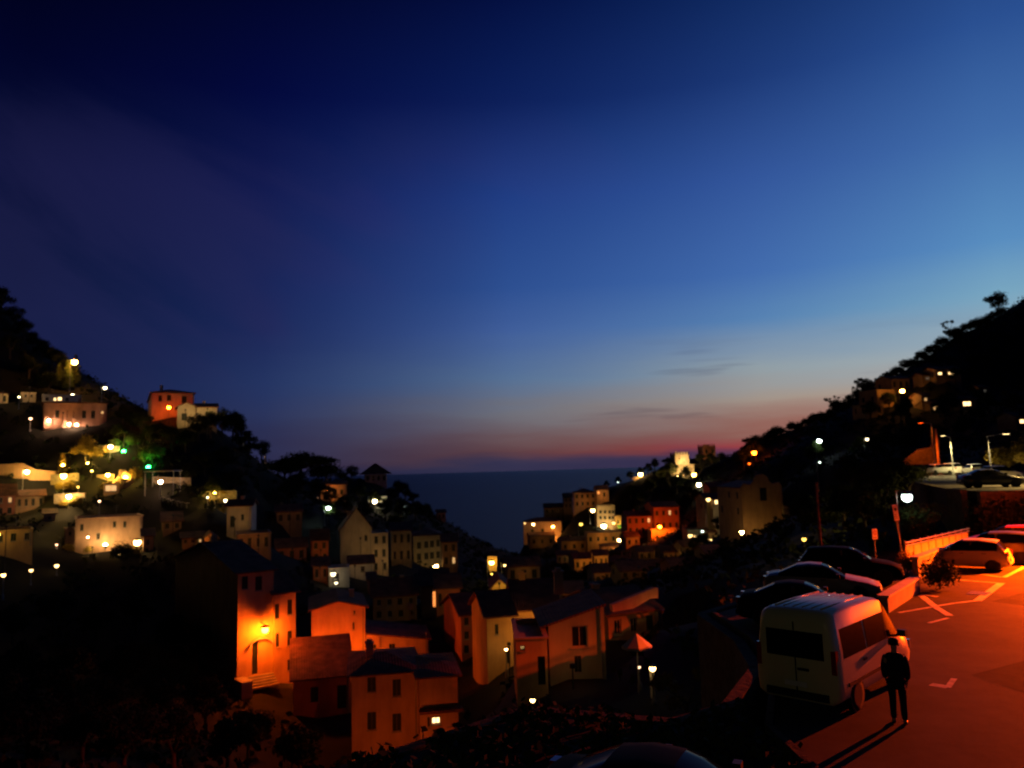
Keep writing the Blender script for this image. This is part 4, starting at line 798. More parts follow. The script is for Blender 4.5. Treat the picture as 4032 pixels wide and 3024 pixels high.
# panel fence
a = Vector((20.6, 41.6, LOT_Z)); c = Vector((28.0, 48.6, LOT_Z)); d = c-a; L_ = d.length
fr = tag(empty('metal_fence', a, math.atan2(d.y, d.x)), 'orange lit panel fence with double rail behind the white hatchback', 'fence')
nb = 9; PANEL = surf('fence_panel', (.34, .32, .29), .7, .25, 2, .15)
for k in range(nb+1): MB().box(L_*k/nb-.04, L_*k/nb+.04, -.04, .04, -.2, 1.25).build('post', METAL, fr)
for k in range(nb): MB().box(L_*k/nb+.045, L_*(k+1)/nb-.045, -.015, .015, .08, .98).build('panel', PANEL, fr)
for z0 in (1.0, 1.16): MB().tube((-.1, -.07, z0), (L_+.1, -.07, z0), .045, n=8).build('rail', METAL, fr)

# ------------------------------------------------------------------ signs and poles
SIGN = surf('sign_white', (.62, .60, .56), .5, .15, 4, .03); INK = surf('sign_ink', (.03, .03, .035), .6, .1, 4, .02); SRED = surf('sign_red', (.35, .03, .02), .5, .1, 4, .02)
def signpost(label, px, ytop, ybot, D, wd, rgn=8, kind=0, lean=0, yaw=0):
    pt = at(*q(rgn, px, ytop), D); pb = at(*q(rgn, px, ybot), D); hh = pt.z-pb.z
    r_ = tag(empty('road_sign', (pt.x, pt.y, LOT_Z), R(yaw)), label, 'sign'); r_.rotation_euler.y = R(lean); z1 = pt.z-LOT_Z; z0 = pb.z-LOT_Z
    MB().tube((0, .06, -.3), (0, .06, z1), .035, n=8).build('pole', METAL, r_)
    bd = MB().box(-wd/2, wd/2, -.012, .012, z0, z1).build('board', SIGN, r_)
    g = MB()
    if kind == 0:       # ring with bar
        n = 20; cz = z1-wd*.55
        for k in range(n):
            t0, t1 = 2*math.pi*k/n, 2*math.pi*(k+1)/n; ro, ri = wd*.36, wd*.24
            g.add([(ro*math.cos(t0), -.016, cz+ro*math.sin(t0)), (ro*math.cos(t1), -.016, cz+ro*math.sin(t1)), (ri*math.cos(t1), -.016, cz+ri*math.sin(t1)), (ri*math.cos(t0), -.016, cz+ri*math.sin(t0))], [(0, 1, 2, 3)])
        g.add([(-wd*.22, -.017, cz+wd*.16), (-wd*.16, -.017, cz+wd*.22), (wd*.22, -.017, cz-wd*.16), (wd*.16, -.017, cz-wd*.22)], [(0, 1, 2, 3)])
        g.build('symbol', SRED, bd)
        MB().box(-wd*.3, wd*.3, -.017, -.013, z0+hh*.12, z0+hh*.2).build('text_line', INK, bd)
    else:
        n = 16; cz = z1-hh*.3
        g.add([(wd*.3*math.cos(2*math.pi*k/n), -.016, cz+wd*.3*math.sin(2*math.pi*k/n)) for k in range(n)], [tuple(range(n))]); g.build('symbol', INK, bd)
        for k in range(3): MB().box(-wd*.32, wd*.32-wd*.12*k, -.017, -.013, z0+hh*(.12+.11*k), z0+hh*(.16+.11*k)).build('text_line', INK, bd)
    return r_
signpost('tall narrow orange lit sign on a grey pole behind the fence', 1397, 140, 245, 41.5, .30, 8, 1, -6, 15)
signpost('small square orange lit sign above the dark cars', 1232, 303, 370, 39, .34, 8, 0, 0, 25)
pp = at(*q(8, 853, 10), 39); r_ = tag(empty('utility_pole', (pp.x, pp.y, LOT_Z)), 'slim utility pole with orange lit lower half behind the dark cars', 'pole')
MB().tube((0, 0, -.3), (0, 0, pp.z-LOT_Z), .075, .055, n=10).build('pole', surf('old_wood', (.20, .14, .09), .9, .3, 6, .3), r_); MB().lathe((0, 0, pp.z-LOT_Z), [(.07, 0), (.07, .04), (.02, .08)], 10).build('pole_cap', DARKM, r_)

# ------------------------------------------------------------------ sodium lamps of the car park (heads just outside the picture)
def big_lamp(label, x, y, z0, hh, arm, power, col, size, cone=150, aim=(0, 0, -1), blend=.6):
    r_ = tag(empty('street_light', (x, y, z0)), label, 'street light', 'road lights'); ax, ay = arm
    MB().lathe((0, 0, 0), [(.16, -.3), (.16, .5), (.09, .7), (.06, hh)], 10).build('lamp_post', METAL, r_)
    MB().tube((0, 0, hh-.02), (ax, ay, hh+.25), .04, n=8).build('lamp_arm', METAL, r_)
    d = Vector((ax, ay, 0)).normalized(); n = Vector((-d.y, d.x, 0)); c0 = Vector((ax, ay, hh+.2))
    hd = MB(); a0, a1 = c0-d*.1, c0+d*.7
    for p0, p1, wv, z_0, z_1 in ((a0, a1, .16, 0, .14),):
        hd.prism([tuple((p0-n*wv).xy), tuple((p1-n*wv*.8).xy), tuple((p1+n*wv*.8).xy), tuple((p0+n*wv).xy)], c0.z+z_0, c0.z+z_1)
    hd.build('lamp_head', DARKM, r_)
    gl = MB(); p0, p1 = c0+d*.02, c0+d*.6
    gl.prism([tuple((p0-n*.11).xy), tuple((p1-n*.09).xy), tuple((p1+n*.09).xy), tuple((p0+n*.11).xy)], c0.z-.05, c0.z-.002)
    gl.build('lamp_glass', emis('glow_'+label[:6], col, 5), r_)
    ld = bpy.data.lights.new('lamp_light', 'SPOT'); ld.energy = power; ld.color = col; ld.shadow_soft_size = size; ld.spot_size = R(cone); ld.spot_blend = blend
    lo = bpy.data.objects.new('lamp_light', ld); link(lo, r_); lo.location = c0+d*.3+Vector((0, 0, -.35)); lo.rotation_mode = 'QUATERNION'; lo.rotation_quaternion = Vector(aim).to_track_quat('-Z', 'Y')
    return r_
big_lamp('sodium street light at the right kerb of the car park, beyond the picture', 35.0, 39.6, LOT_Z, 5.2, (-1.6, .2), 860000, (1, .066, .0005), .12, 168, (0, -.25, -1), 1.0)
big_lamp('warm street light over the cars parked on the upper road', *at(*q(7, 1942, 1360), 86).xy, DECK_Z, 4.6, (1.6, -.3), 12000, (1, .72, .30), .12, 160)
big_lamp('yellow street light beside the nearest cars on the upper road', 44.5, 61.0, DECK_Z, 5.5, (-1.6, -.3), 20000, (1, .6, .16), .12, 150)
big_lamp('warm street light at the far end of the upper road', *at(*q(7, 1655, 1360), 101).xy, DECK_Z, 5.0, (-1.2, -.8), 6000, (1, .78, .30), .12, 160)

big_lamp('dim white street light behind the viewpoint, reflected in the van window', -5.0, -6.0, LOT_Z, 8.5, (.9, 1.4), 230, (1, .95, .50), .12, 120, (.55, .9, -.5), .8)
for pts in ([(12.0, 18.5), (14.8, 20.2), (14.1, 22.0), (11.6, 20.6)], [(19.0, 29.5), (21.5, 31.6), (20.9, 32.5), (18.3, 30.6)], [(15.5, 12.0), (18.0, 12.6), (17.6, 15.4), (15.1, 14.4)], [(24.0, 34.0), (24.6, 33.5), (29.0, 37.6), (28.4, 38.2)]):
    tag(MB().add([(x, y, LOT_Z+.003) for x, y in pts], [(0, 1, 2, 3)]).build('asphalt_patch', surf('asphalt_patch', (.028, .028, .027), .9, .4, 1.5, .5, 50, spec=.05)), kind='structure')
# ------------------------------------------------------------------ vehicles: lofted bodies, front is +x
def paint(name, col, rough=.4, metal=.0): return surf('car_paint_'+name, col, rough, .04, 2, 0, metal=metal, coat=.15, spec=.35)
PROF = {
 # x, z bottom, z belt, z top, half width at belt, half width at roof
 'sedan': dict(st=[(2.22, .34, .52, .58, .62, .5), (2.14, .24, .64, .69, .78, .64), (1.75, .20, .76, .82, .85, .70), (1.15, .20, .86, .93, .87, .72), (.92, .20, .90, .98, .87, .70), (.30, .20, .93, 1.34, .88, .60), (.05, .20, .94, 1.42, .88, .59), (-.45, .20, .95, 1.45, .88, .59), (-.95, .20, .96, 1.38, .88, .59), (-1.62, .20, .98, 1.08, .87, .70), (-2.0, .22, .96, 1.03, .84, .70), (-2.16, .26, .86, .92, .78, .66), (-2.22, .36, .7, .76, .68, .58)], ws=(4, 6), rw=(8, 9), side=(4, 9), wx=(1.38, -1.32), wr=.32),
 'hatch': dict(st=[(1.82, .34, .52, .58, .60, .5), (1.74, .24, .66, .71, .76, .64), (1.40, .20, .80, .87, .80, .68), (1.02, .20, .90, .98, .81, .68), (.86, .20, .92, 1.03, .81, .68), (.32, .20, .95, 1.40, .82, .60), (.05, .20, .96, 1.49, .82, .59), (-.60, .20, .98, 1.52, .82, .59), (-1.25, .20, 1.0, 1.48, .82, .60), (-1.42, .20, 1.0, 1.43, .82, .60), (-1.72, .22, .98, 1.04, .80, .68), (-1.82, .26, .80, .88, .77, .66), (-1.86, .36, .62, .68, .70, .6)], ws=(4, 6), rw=(9, 10), side=(4, 9), wx=(1.15, -1.18), wr=.30),
 'wagon': dict(st=[(2.2, .38, .60, .66, .62, .5), (2.1, .28, .76, .82, .80, .66), (1.70, .24, .90, .97, .87, .72), (1.1, .24, .99, 1.07, .88, .72), (.92, .24, 1.02, 1.12, .88, .72), (.35, .24, 1.05, 1.52, .89, .64), (.05, .24, 1.06, 1.60, .89, .63), (-.8, .24, 1.08, 1.64, .89, .63), (-1.6, .24, 1.09, 1.60, .89, .63), (-1.78, .24, 1.09, 1.55, .89, .63), (-2.08, .26, 1.06, 1.13, .87, .74), (-2.16, .30, .9, .97, .84, .72), (-2.2, .42, .66, .72, .74, .62)], ws=(4, 6), rw=(9, 10), side=(4, 9), wx=(1.36, -1.34), wr=.35),
 'van': dict(st=[(2.38, .42, .62, .70, .74, .6), (2.28, .30, .86, .94, .90, .76), (1.90, .26, 1.06, 1.14, .95, .80), (1.62, .26, 1.12, 1.22, .96, .82), (1.50, .26, 1.14, 1.28, .96, .82), (.92, .26, 1.18, 1.98, .97, .82), (.66, .26, 1.20, 2.20, .97, .80), (.2, .26, 1.20, 2.27, .97, .80), (-1.0, .26, 1.20, 2.29, .97, .80), (-2.1, .26, 1.20, 2.27, .97, .80), (-2.26, .26, 1.20, 2.22, .965, .79), (-2.36, .28, 1.18, 2.10, .95, .78), (-2.40, .36, 1.14, 2.0, .92, .75)], ws=(4, 6), rw=None, side=None, wx=(1.45, -1.42), wr=.35)}
def ring(s):
    x, zb, zk, zt, w_, wt = s; z5 = max(zk+.012, zt-.09)
    half = [(.0, zb), (.80*w_, zb), (.97*w_, zb+.12), (w_, zb+(zk-zb)*.55), (.975*w_, zk), (wt+(.97*w_-wt)*.12, z5), (wt*.86, zt-.025), (wt*.45, zt-.004), (0, zt)]
    return [(x, y, z) for y, z in half]+[(x, -y, z) for y, z in half[-2:0:-1]]
def make_car(kind, name, label, cat, mat, group=None, plate=True):
    pr = PROF[kind]; st = pr['st']; root = tag(empty(name), label, cat, group)
    rings = [ring(s) for s in st]; n = len(rings[0]); vs = [v for r_ in rings for v in r_]
    body, gl_w, gl_r, gl_s = [], [], [], []
    for k in range(len(st)-1):
        for i in range(n):
            f = (k*n+i, k*n+(i+1) % n, (k+1)*n+(i+1) % n, (k+1)*n+i)
            top = 5 <= i <= 10 or (n-1-i) in range(5, 11)
            top = 5 <= i <= n-6-0 and i not in (4, n-5)
            sidew = i in (4, n-5)
            if top and pr['ws'][0] <= k < pr['ws'][1]: gl_w.append(f)
            elif top and pr['rw'] and pr['rw'][0] <= k < pr['rw'][1]: gl_r.append(f)
            elif sidew and pr['side'] and pr['side'][0] <= k < pr['side'][1]: gl_s.append(f)
            elif sidew and kind == 'van' and 4 <= k < 6: gl_s.append(f)
            else: body.append(f)
    def sub(nm, fs, m_):
        used = sorted({i for f in fs for i in f}); mp = {a: b_ for b_, a in enumerate(used)}
        b_ = MB(); b_.add([vs[i] for i in used], [tuple(mp[i] for i in f)[::-1] for f in fs]); return b_.build(nm, m_, root, True)
    caps = [tuple(range(n))[::-1], tuple((len(st)-1)*n+i for i in range(n))]
    bo = sub('body', body+caps, mat)
    if gl_w: sub('windscreen', gl_w, CARGLASS)
    if gl_r: sub('rear_window', gl_r, CARGLASS)
    for sd in (4, n-5):
        g_ = [f for f in gl_s if f[0] % n == sd]
        if g_: sub('side_window', g_, CARGLASS)
    xf, xr = st[0][0], st[-1][0]; wb = max(s[4] for s in st); wr = pr['wr']
    for wx in pr['wx']:
        for sg in (-1, 1):
            wh = empty('wheel', (wx, sg*(wb-.105), wr)); wh.parent = root
            MB().lathe((0, 0, 0), [(wr*.62, -.1), (wr*.95, -.1), (wr, -.06), (wr, .06), (wr*.95, .1), (wr*.62, .1)], 20, axis='y').build('tyre', RUBBER, wh, True)
            MB().lathe((0, 0, 0), [(wr*.6, -.09), (wr*.62, -.098), (wr*.2, -.085), (wr*.2, .085), (wr*.62, .098), (wr*.6, .09)], 14, axis='y').build('rim', METAL, wh)
            MB().lathe((0, sg*.03, .0), [(wr*1.13, -.06), (wr*1.13, .06)], 20, axis='y').build('wheel_arch', PLAST, wh)
    zb_f = st[1][2]
    HL = surf('headlight_glass', (.5, .5, .5), .08, .1, 8, 0, spec=.8, metal=.5); TL = surf('taillight_red', (.25, .01, .008), .15, .1, 5, 0, spec=.6)
    for sg in (-1, 1):
        if kind == 'van':
            MB().box(xf-.13, xf-.03, sg*.78-.13, sg*.78+.13, .70, .92).build('headlight', HL, root); MB().box(xr-.01, xr+.12, sg*.87-.055, sg*.87+.055, .95, 1.45).build('taillight', TL, root)
        else:
            MB().box(xf-.20, xf-.045, sg*.56-.17, sg*.56+.17, zb_f-.10, zb_f+.02).build('headlight', HL, root); zt_ = st[-3][2]
            MB().box(xr+.0, xr+.13, sg*.62-.12, sg*.62+.12, zt_-.22, zt_-.03).build('taillight', TL, root)
        mx_ = st[4][0]-.25; mz = st[4][2]+.12
        MB().box(mx_-.07, mx_+.06, sg*(wb+.03), sg*(wb+.22), mz-.06, mz+.10).tube((mx_, sg*(wb-.08), mz-.08), (mx_, sg*(wb+.08), mz-.01), .03, n=6).build('mirror', PLAST, root)
    MB().box(xf-.10, xf+.02, -.62, .62, .30, .44).build('front_bumper', PLAST if kind == 'van' else mat, root); MB().box(xr-.04, xr+.10, -.72, .72, .34, .50).build('rear_bumper', PLAST if kind == 'van' else mat, root)
    if plate: MB().box(xr-.065, xr-.041, -.26, .26, .52 if kind != 'van' else .60, .63 if kind != 'van' else .71).build('number_plate', SIGN, root); MB().box(xf+.021, xf+.03, -.26, .26, .34, .44).build('number_plate', SIGN, root)
    if kind != 'van':     # door seams and pillars
        for sg in (-1, 1):
            MB().box(-.35, -.25, sg*(wb-.16)-.03, sg*(wb-.16)+.03, .98, st[6][3]-.08).build('pillar', PLAST, root)
            for hx in (.1, -.85): MB().box(hx-.09, hx+.09, sg*(wb-.01)-.02, sg*(wb-.01)+.02, .84, .87).build('door_handle', PLAST, root)
    return root
def place(o, x, y, hd, z=LOT_Z): o.location = (x, y, z); o.rotation_euler = (0, 0, R(hd)); return o
BLK = surf('car_paint_black', (.004, .004, .005), .6, .04, 2, 0, coat=0, spec=.02); GREY = paint('dark_grey', (.03, .03, .034), .3, .3); WHT = paint('white', (.62, .61, .58), .35); SIL = paint('silver', (.4, .4, .4), .3, .6); REDP = paint('dark_red', (.12, .012, .01), .3); TAN = paint('champagne', (.42, .36, .26), .3, .3)
G1 = 'cars parked along the car park edge'
place(make_car('sedan', 'parked_car', 'black saloon car nearest behind the white van', 'car', BLK, G1), 10.0, 27.6, -24)
place(make_car('sedan', 'parked_car', 'dark grey saloon with orange lit bonnet, middle of the three dark cars', 'car', surf('car_paint_bronze', (.24, .21, .18), .4, .04, 2, 0, coat=.1), G1), 12.5, 32.4, -24)
place(make_car('wagon', 'parked_car', 'black estate car farthest of the three dark cars', 'car', BLK, G1), 15.4, 36.4, -24)
place(make_car('hatch', 'parked_car', 'small pale hatchback with its orange lit tail to the road', 'car', paint('pale_grey', (.30, .29, .27)), G1), 22.7, 39.6, 141)
place(make_car('wagon', 'parked_car', 'dark estate car right of the pale hatchback', 'car', GREY, G1), 25.4, 41.9, 141)
place(make_car('wagon', 'parked_car', 'dark red people carrier by the right edge behind the estate car', 'car', REDP, G1), 28.4, 45.2, 141)
place(make_car('sedan', 'parked_car', 'black car in the dark foreground with a faint roof gleam', 'car', BLK, G1), 2.2, 11.6, -26)
G2 = 'cars on the upper road'
def deck_car(kind, label, mat, px, py, hd):
    p = ground(*q(7, px, py), DECK_Z); place(make_car(kind, 'parked_car', label, 'car', mat, G2), p.x, p.y, hd, DECK_Z)
deck_car('sedan', 'dark car with pale lit roof line nearest on the upper road', GREY, 1960, 1598, -8)
deck_car('hatch', 'orange lit car on the upper road at the right edge', WHT, 2030, 1552, 10)
deck_car('wagon', 'bright yellow-white lit estate car at the far end of the upper road', WHT, 1630, 1503, 100)
deck_car('hatch', 'yellowish lit car left of the brightest one on the upper road', WHT, 1515, 1500, 95)
deck_car('sedan', 'pale lit car farthest left on the upper road', TAN, 1325, 1478, 60)
deck_car('hatch', 'small silver car right of the brightest one on the upper road', SIL, 1820, 1506, 80)
# the white van
CREAM = paint('cream', (.60, .55, .31))
van = make_car('van', 'white_van', 'white minibus van with dark rear window parked facing away', 'van', CREAM)
place(van, 7.9, 19.7, 45.5)
MB().box(-2.425, -2.38, -.66, .66, 1.22, 1.80).build('rear_window', CARGLASS, van)
for sg in (-1, 1):
    for (x0, x1) in ((-2.0, -.72), (-.62, .62)):
        m = MB(); z0, z1 = 1.24, 1.86
        def yy(z): return sg*(.97*.975+(.80+(.97*.97-.80)*.12-.97*.975)*(z-1.2)/(2.18-1.2)+.012)
        a = [(x0, yy(z0), z0), (x1, yy(z0), z0), (x1, yy(z1), z1), (x0, yy(z1), z1)]; b2 = [(x, y-sg*.03, z) for x, y, z in a]
        m.add(a+b2, [(0, 1, 2, 3), (7, 6, 5, 4), (0, 4, 5, 1), (1, 5, 6, 2), (2, 6, 7, 3), (3, 7, 4, 0)]); m.build('side_window', CARGLASS, van)
    MB().box(-1.9, .75, sg*.975-.012, sg*.975+.012, .62, .70).build('side_moulding', PLAST, van)
    MB().box(-1.0, -.82, sg*.985-.015, sg*.985+.015, 1.02, 1.07).build('door_handle', PLAST, van)
for y_ in (-.52, -.30, -.08, .14, .36, .56):
    MB().tube((-2.05, y_, 2.275-.012), (.35, y_, 2.275-.02), .028, n=6).build('roof_rib', surf('car_paint_rib', (.60, .55, .31), .22, .04, 2, 0, coat=.5, spec=.5), van, True)
MB().box(-2.42, -2.395, -.012, .012, .5, 2.0).build('door_seam', PLAST, van); MB().box(-2.44, -2.40, -.3, -.05, .95, 1.0).build('door_handle', PLAST, van)

# ------------------------------------------------------------------ person beside the van
def skin_mesh(name, verts, edges, radii, mat, parent, root_i=0, sub=2):
    me = bpy.data.meshes.new(name); bm = bmesh.new(); ly = bm.verts.layers.skin.verify(); bv = []
    for i, v in enumerate(verts):
        b_ = bm.verts.new(v); r_ = radii[i]; b_[ly].radius = r_ if isinstance(r_, tuple) else (r_, r_); b_[ly].use_root = (i == root_i); bv.append(b_)
    for a_, c_ in edges: bm.edges.new((bv[a_], bv[c_]))
    bm.to_mesh(me); bm.free(); me.materials.append(mat); o = bpy.data.objects.new(name, me); link(o, parent)
    md = o.modifiers.new('skin', 'SKIN'); md.use_smooth_shade = True; md.branch_smoothing = .6
    s_ = o.modifiers.new('sub', 'SUBSURF'); s_.levels = sub; s_.render_levels = sub
    return o
SKINM = surf('skin', (.42, .24, .17), .6, .15, 6, .05); COAT = surf('dark_coat', (.012, .012, .015), .9, .3, 6, .3, 40); TROU = surf('dark_trousers', (.014, .014, .02), .9, .3, 6, .3, 40); HAIR = surf('dark_hair', (.010, .008, .006), .7, .3, 12, .4, 60)
pg_ = ground(900, 724, LOT_Z)
pr_ = tag(empty('person', (pg_.x, pg_.y, LOT_Z), R(62)), 'person in dark clothes standing beside the white van', 'person')
V = [(0, 0, .95), (0, 0, 1.12), (.0, 0, 1.30), (.0, 0, 1.43), (.005, 0, 1.51), (.012, 0, 1.57), (.018, 0, 1.655), (.01, 0, 1.725)]; Rr = [(.15, .12), (.135, .10), (.155, .10), (.09, .075), (.056, .056), (.062, .074), (.082, .098), (.06, .07)]
E_ = [(i, i+1) for i in range(7)]
def chain(start, pts, rs):
    prev = start
    for p_, r_ in zip(pts, rs): V.append(p_); Rr.append(r_); E_.append((prev, len(V)-1)); prev = len(V)-1
    return prev
for sg in (-1, 1):
    chain(0, [(0, sg*.095, .86), (.03*sg, sg*.10, .50), (.02*sg-.02, sg*.105, .10), (.02*sg-.02, sg*.105, .045), (.02*sg+.15, sg*.12, .035)], [.085, .060, .045, .042, .034])
    e_ = chain(3, [(-.005, sg*.175, 1.40), (-.03, sg*.215, 1.12), (.07, sg*.205, .90), (.10, sg*.195, .83)], [.042, .036, .032, (.040, .022)])
    for k, (dx, dl) in enumerate(((.03, .085), (.012, .095), (-.008, .09), (-.026, .07))):
        chain(e_, [(.105+dx, sg*.195, .795), (.115+dx, sg*.19, .795-dl*.5), (.12+dx*.9, sg*.175, .795-dl)], [.010, .009, .008])
    chain(e_, [(.14, sg*.175, .84), (.16, sg*.16, .80)], [.011, .009])
skin_mesh('body', V, E_, Rr, SKINM, pr_)
# coat and trousers follow the same joints, slightly larger
V = [(0, 0, .78), (0, 0, .95), (0, 0, 1.12), (0, 0, 1.30), (0, 0, 1.42), (0, 0, 1.485)]; Rr = [(.235, .185), (.215, .17), (.20, .155), (.205, .145), (.14, .11), (.085, .082)]; E_ = [(i, i+1) for i in range(5)]
for sg in (-1, 1): chain(4, [(-.005, sg*.18, 1.405), (-.03, sg*.222, 1.12), (.065, sg*.212, .915)], [.092, .076, .060])
skin_mesh('coat', V, E_, Rr, COAT, pr_, 1)
V = [(0, 0, .93)]; Rr = [(.165, .135)]; E_ = []
for sg in (-1, 1): chain(0, [(0, sg*.095, .84), (.03*sg, sg*.10, .50), (.02*sg-.02, sg*.105, .09)], [.102, .080, .066])
skin_mesh('trousers', V, E_, Rr, TROU, pr_)
for sg in (-1, 1): skin_mesh('shoe', [(.02*sg-.06, sg*.105, .04), (.02*sg+.04, sg*.112, .045), (.02*sg+.17, sg*.122, .034)], [(0, 1), (1, 2)], [(.045, .038), (.05, .042), (.042, .030)], PLAST, pr_)
hb = MB(); hb.lathe((-.008, 0, 1.67), [(.001, -.04), (.088, -.03), (.104, .02), (.098, .07), (.065, .105), (.001, .118)], 14); hb.build('hair', HAIR, pr_, True)
fm = MB(); fm.lathe((.10, 0, 1.635), [(.001, -.02), (.016, -.012), (.010, .02), (.001, .03)], 8); fm.build('nose', SKINM, pr_, True)
for sg in (-1, 1):
    MB().lathe((.088, sg*.033, 1.662), sphere_prof(.012, 5), 8).build('eye', INK, pr_, True); MB().lathe((0, sg*.088, 1.64), [(.001, -.03), (.018, -.01), (.022, .02), (.001, .035)], 8).build('ear', SKINM, pr_, True)
MB().box(.088, .098, -.024, .024, 1.592, 1.600).build('mouth', SRED, pr_)

# ------------------------------------------------------------------ vegetation
def leafcloud(blobs, n, size, seed, up=.25):
    g = np.random.default_rng(seed); vol = np.array([b_[3]*b_[4]*b_[5] for b_ in blobs])**.7; pk = g.choice(len(blobs), n, p=vol/vol.sum())
    B = np.array(blobs)[pk]; d = g.normal(size=(n, 3)); d /= np.linalg.norm(d, axis=1)[:, None]
    rad = g.random(n)**.38*(1+.18*g.normal(size=n))
    c = B[:, :3]+d*B[:, 3:6]*rad[:, None]
    nrm_ = d+g.normal(size=(n, 3))*.7; nrm_[:, 2] += up; nrm_ /= np.linalg.norm(nrm_, axis=1)[:, None]
    a = np.cross(nrm_, g.normal(size=(n, 3))); a /= np.linalg.norm(a, axis=1)[:, None]; b_ = np.cross(nrm_, a)
    s = size*(.6+.8*g.random(n))[:, None]
    v = np.stack([c-a*s, c-b_*s*.55, c+a*s, c+b_*s*.55], 1).reshape(-1, 3)
    return v, np.arange(n*4).reshape(-1, 4)
def mesh_np(name, v, f, mat):
    me = bpy.data.meshes.new(name); me.from_pydata(v.tolist(), [], f.tolist()); me.materials.append(mat); return me
def tree_proto(kind, seed, leaf):
    g = random.Random(seed); t_ = MB(); blobs = []
    if kind == 'round':
        t_.tube((0, 0, -.5), (.1, .05, 1.8), .22, .16, 8)
        for k in range(7):
            a = 2*math.pi*k/7+g.uniform(-.3, .3); rr = g.uniform(.8, 1.9); z = g.uniform(2.6, 4.6); e_ = (rr*math.cos(a), rr*math.sin(a), z)
            t_.tube((.1, .05, 1.7), e_, .10, .03, 6); blobs.append((*e_, g.uniform(.8, 1.3), g.uniform(.8, 1.3), g.uniform(.6, 1.0)))
        blobs.append((0, 0, 4.6, 1.2, 1.2, 1.0)); v, f = leafcloud(blobs, 2600, .15, seed)
    elif kind == 'pine':
        t_.tube((0, 0, -.5), (.2, 0, 3.6), .26, .18, 8)
        for k in range(10):
            a = 2*math.pi*k/10; rr = g.uniform(1.2, 3.0); e_ = (rr*math.cos(a), rr*math.sin(a), 4.6+g.uniform(-.3, .5)-(rr-1.2)*.25)
            t_.tube((.2, 0, 3.5), e_, .09, .03, 6); blobs.append((*e_, g.uniform(1.0, 1.5), g.uniform(1.0, 1.5), g.uniform(.6, .9)))
        blobs.append((0, 0, 5.2, 1.8, 1.8, .8)); v, f = leafcloud(blobs, 3600, .17, seed)
    elif kind == 'cypress':
        t_.tube((0, 0, -.5), (0, 0, 5.4), .16, .03, 8)
        for k in range(9): z = .8+k*.62; r_ = .75*(1-(k/9.5)**1.6)+.1; blobs.append((g.uniform(-.08, .08), g.uniform(-.08, .08), z, r_, r_, .6))
        v, f = leafcloud(blobs, 1800, .13, seed, .8)
    elif kind == 'bush':
        t_.tube((0, 0, -.3), (0, 0, .6), .08, .04, 6)
        for k in range(6): a = 2*math.pi*k/6; blobs.append((.55*math.cos(a), .55*math.sin(a), g.uniform(.6, 1.1), g.uniform(.5, .7), g.uniform(.5, .7), g.uniform(.45, .65)))
        blobs.append((0, 0, 1.1, .8, .8, .7)); v, f = leafcloud(blobs, 1500, .09, seed)
    elif kind == 'scrag':
        t_.tube((0, 0, -.5), (.3, 0, 2.4), .12, .06, 6)
        for k in range(8):
            a = g.uniform(0, 6.28); rr = g.uniform(.5, 1.8); e_ = (.3+rr*math.cos(a), rr*math.sin(a), g.uniform(2.2, 4.4)); t_.tube((.3, 0, g.uniform(1.4, 2.4)), e_, .05, .015, 5)
            blobs.append((*e_, g.uniform(.3, .6), g.uniform(.3, .6), g.uniform(.2, .45)))
        v, f = leafcloud(blobs, 700, .14, seed)
    elif kind == 'palm':
        t_.tube((0, 0, -.4), (.12, 0, 1.6), .20, .15, 9); t_.tube((.12, 0, 1.6), (.18, 0, 3.0), .15, .13, 9)
        vs, fs = [], []
        for k in range(16):
            a = 2*math.pi*k/16+g.uniform(-.15, .15); el = g.uniform(.1, 1.1); L0 = g.uniform(1.5, 2.1); pts = []
            for j in range(8):
                s = j/7; rr = L0*s*math.cos(el*(1-s)*.9); z = 3.0+L0*(s*math.sin(el)-.75*s*s); pts.append(Vector((.18+rr*math.cos(a), rr*math.sin(a), z)))
            sd = Vector((-math.sin(a), math.cos(a), 0))
            for j in range(1, 8):
                for sg in (-1, 1):
                    p0 = pts[j-1].lerp(pts[j], .3); dirv = (pts[j]-pts[j-1]).normalized(); tip = p0+sd*sg*.38*(1.1-j/9)+dirv*.22-Vector((0, 0, .12)); b0 = len(vs)
                    vs += [p0-dirv*.05, p0+dirv*.06, tip, tip-dirv*.03]; fs.append((b0, b0+1, b0+2, b0+3))
        v, f = np.array([list(x) for x in vs]), np.array(fs)
    return t_, mesh_np('crown', v, f, leaf)
PROTO = {}
def tree(kind, name, label, x, y, scale, group=None, leaf=LEAF, seed=0, z=None, sxy=1.0, cat=None):
    key = (kind, leaf.name, seed)
    root = tag(empty(name, (x, y, hz(x, y) if z is None else z), random.uniform(0, 6.28)), label, cat or ('bush' if kind == 'bush' else 'tree'), group); root.scale = (scale*sxy, scale*sxy, scale)
    if key not in PROTO:
        t_, cm_ = tree_proto(kind, seed*17+hash(kind) % 1 + {'round': 1, 'pine': 2, 'cypress': 3, 'bush': 4, 'scrag': 5, 'palm': 6}[kind], leaf); to = t_.build('trunk', BARK, root); PROTO[key] = (to.data, cm_)
    else: link(bpy.data.objects.new('trunk', PROTO[key][0]), root)
    link(bpy.data.objects.new('crown', PROTO[key][1]), root)
    return root
def tree_px(kind, name, label, px, D, scale, **k):
    p = at(px, 470, D); return tree(kind, name, label, p.x, p.y, scale, **k)
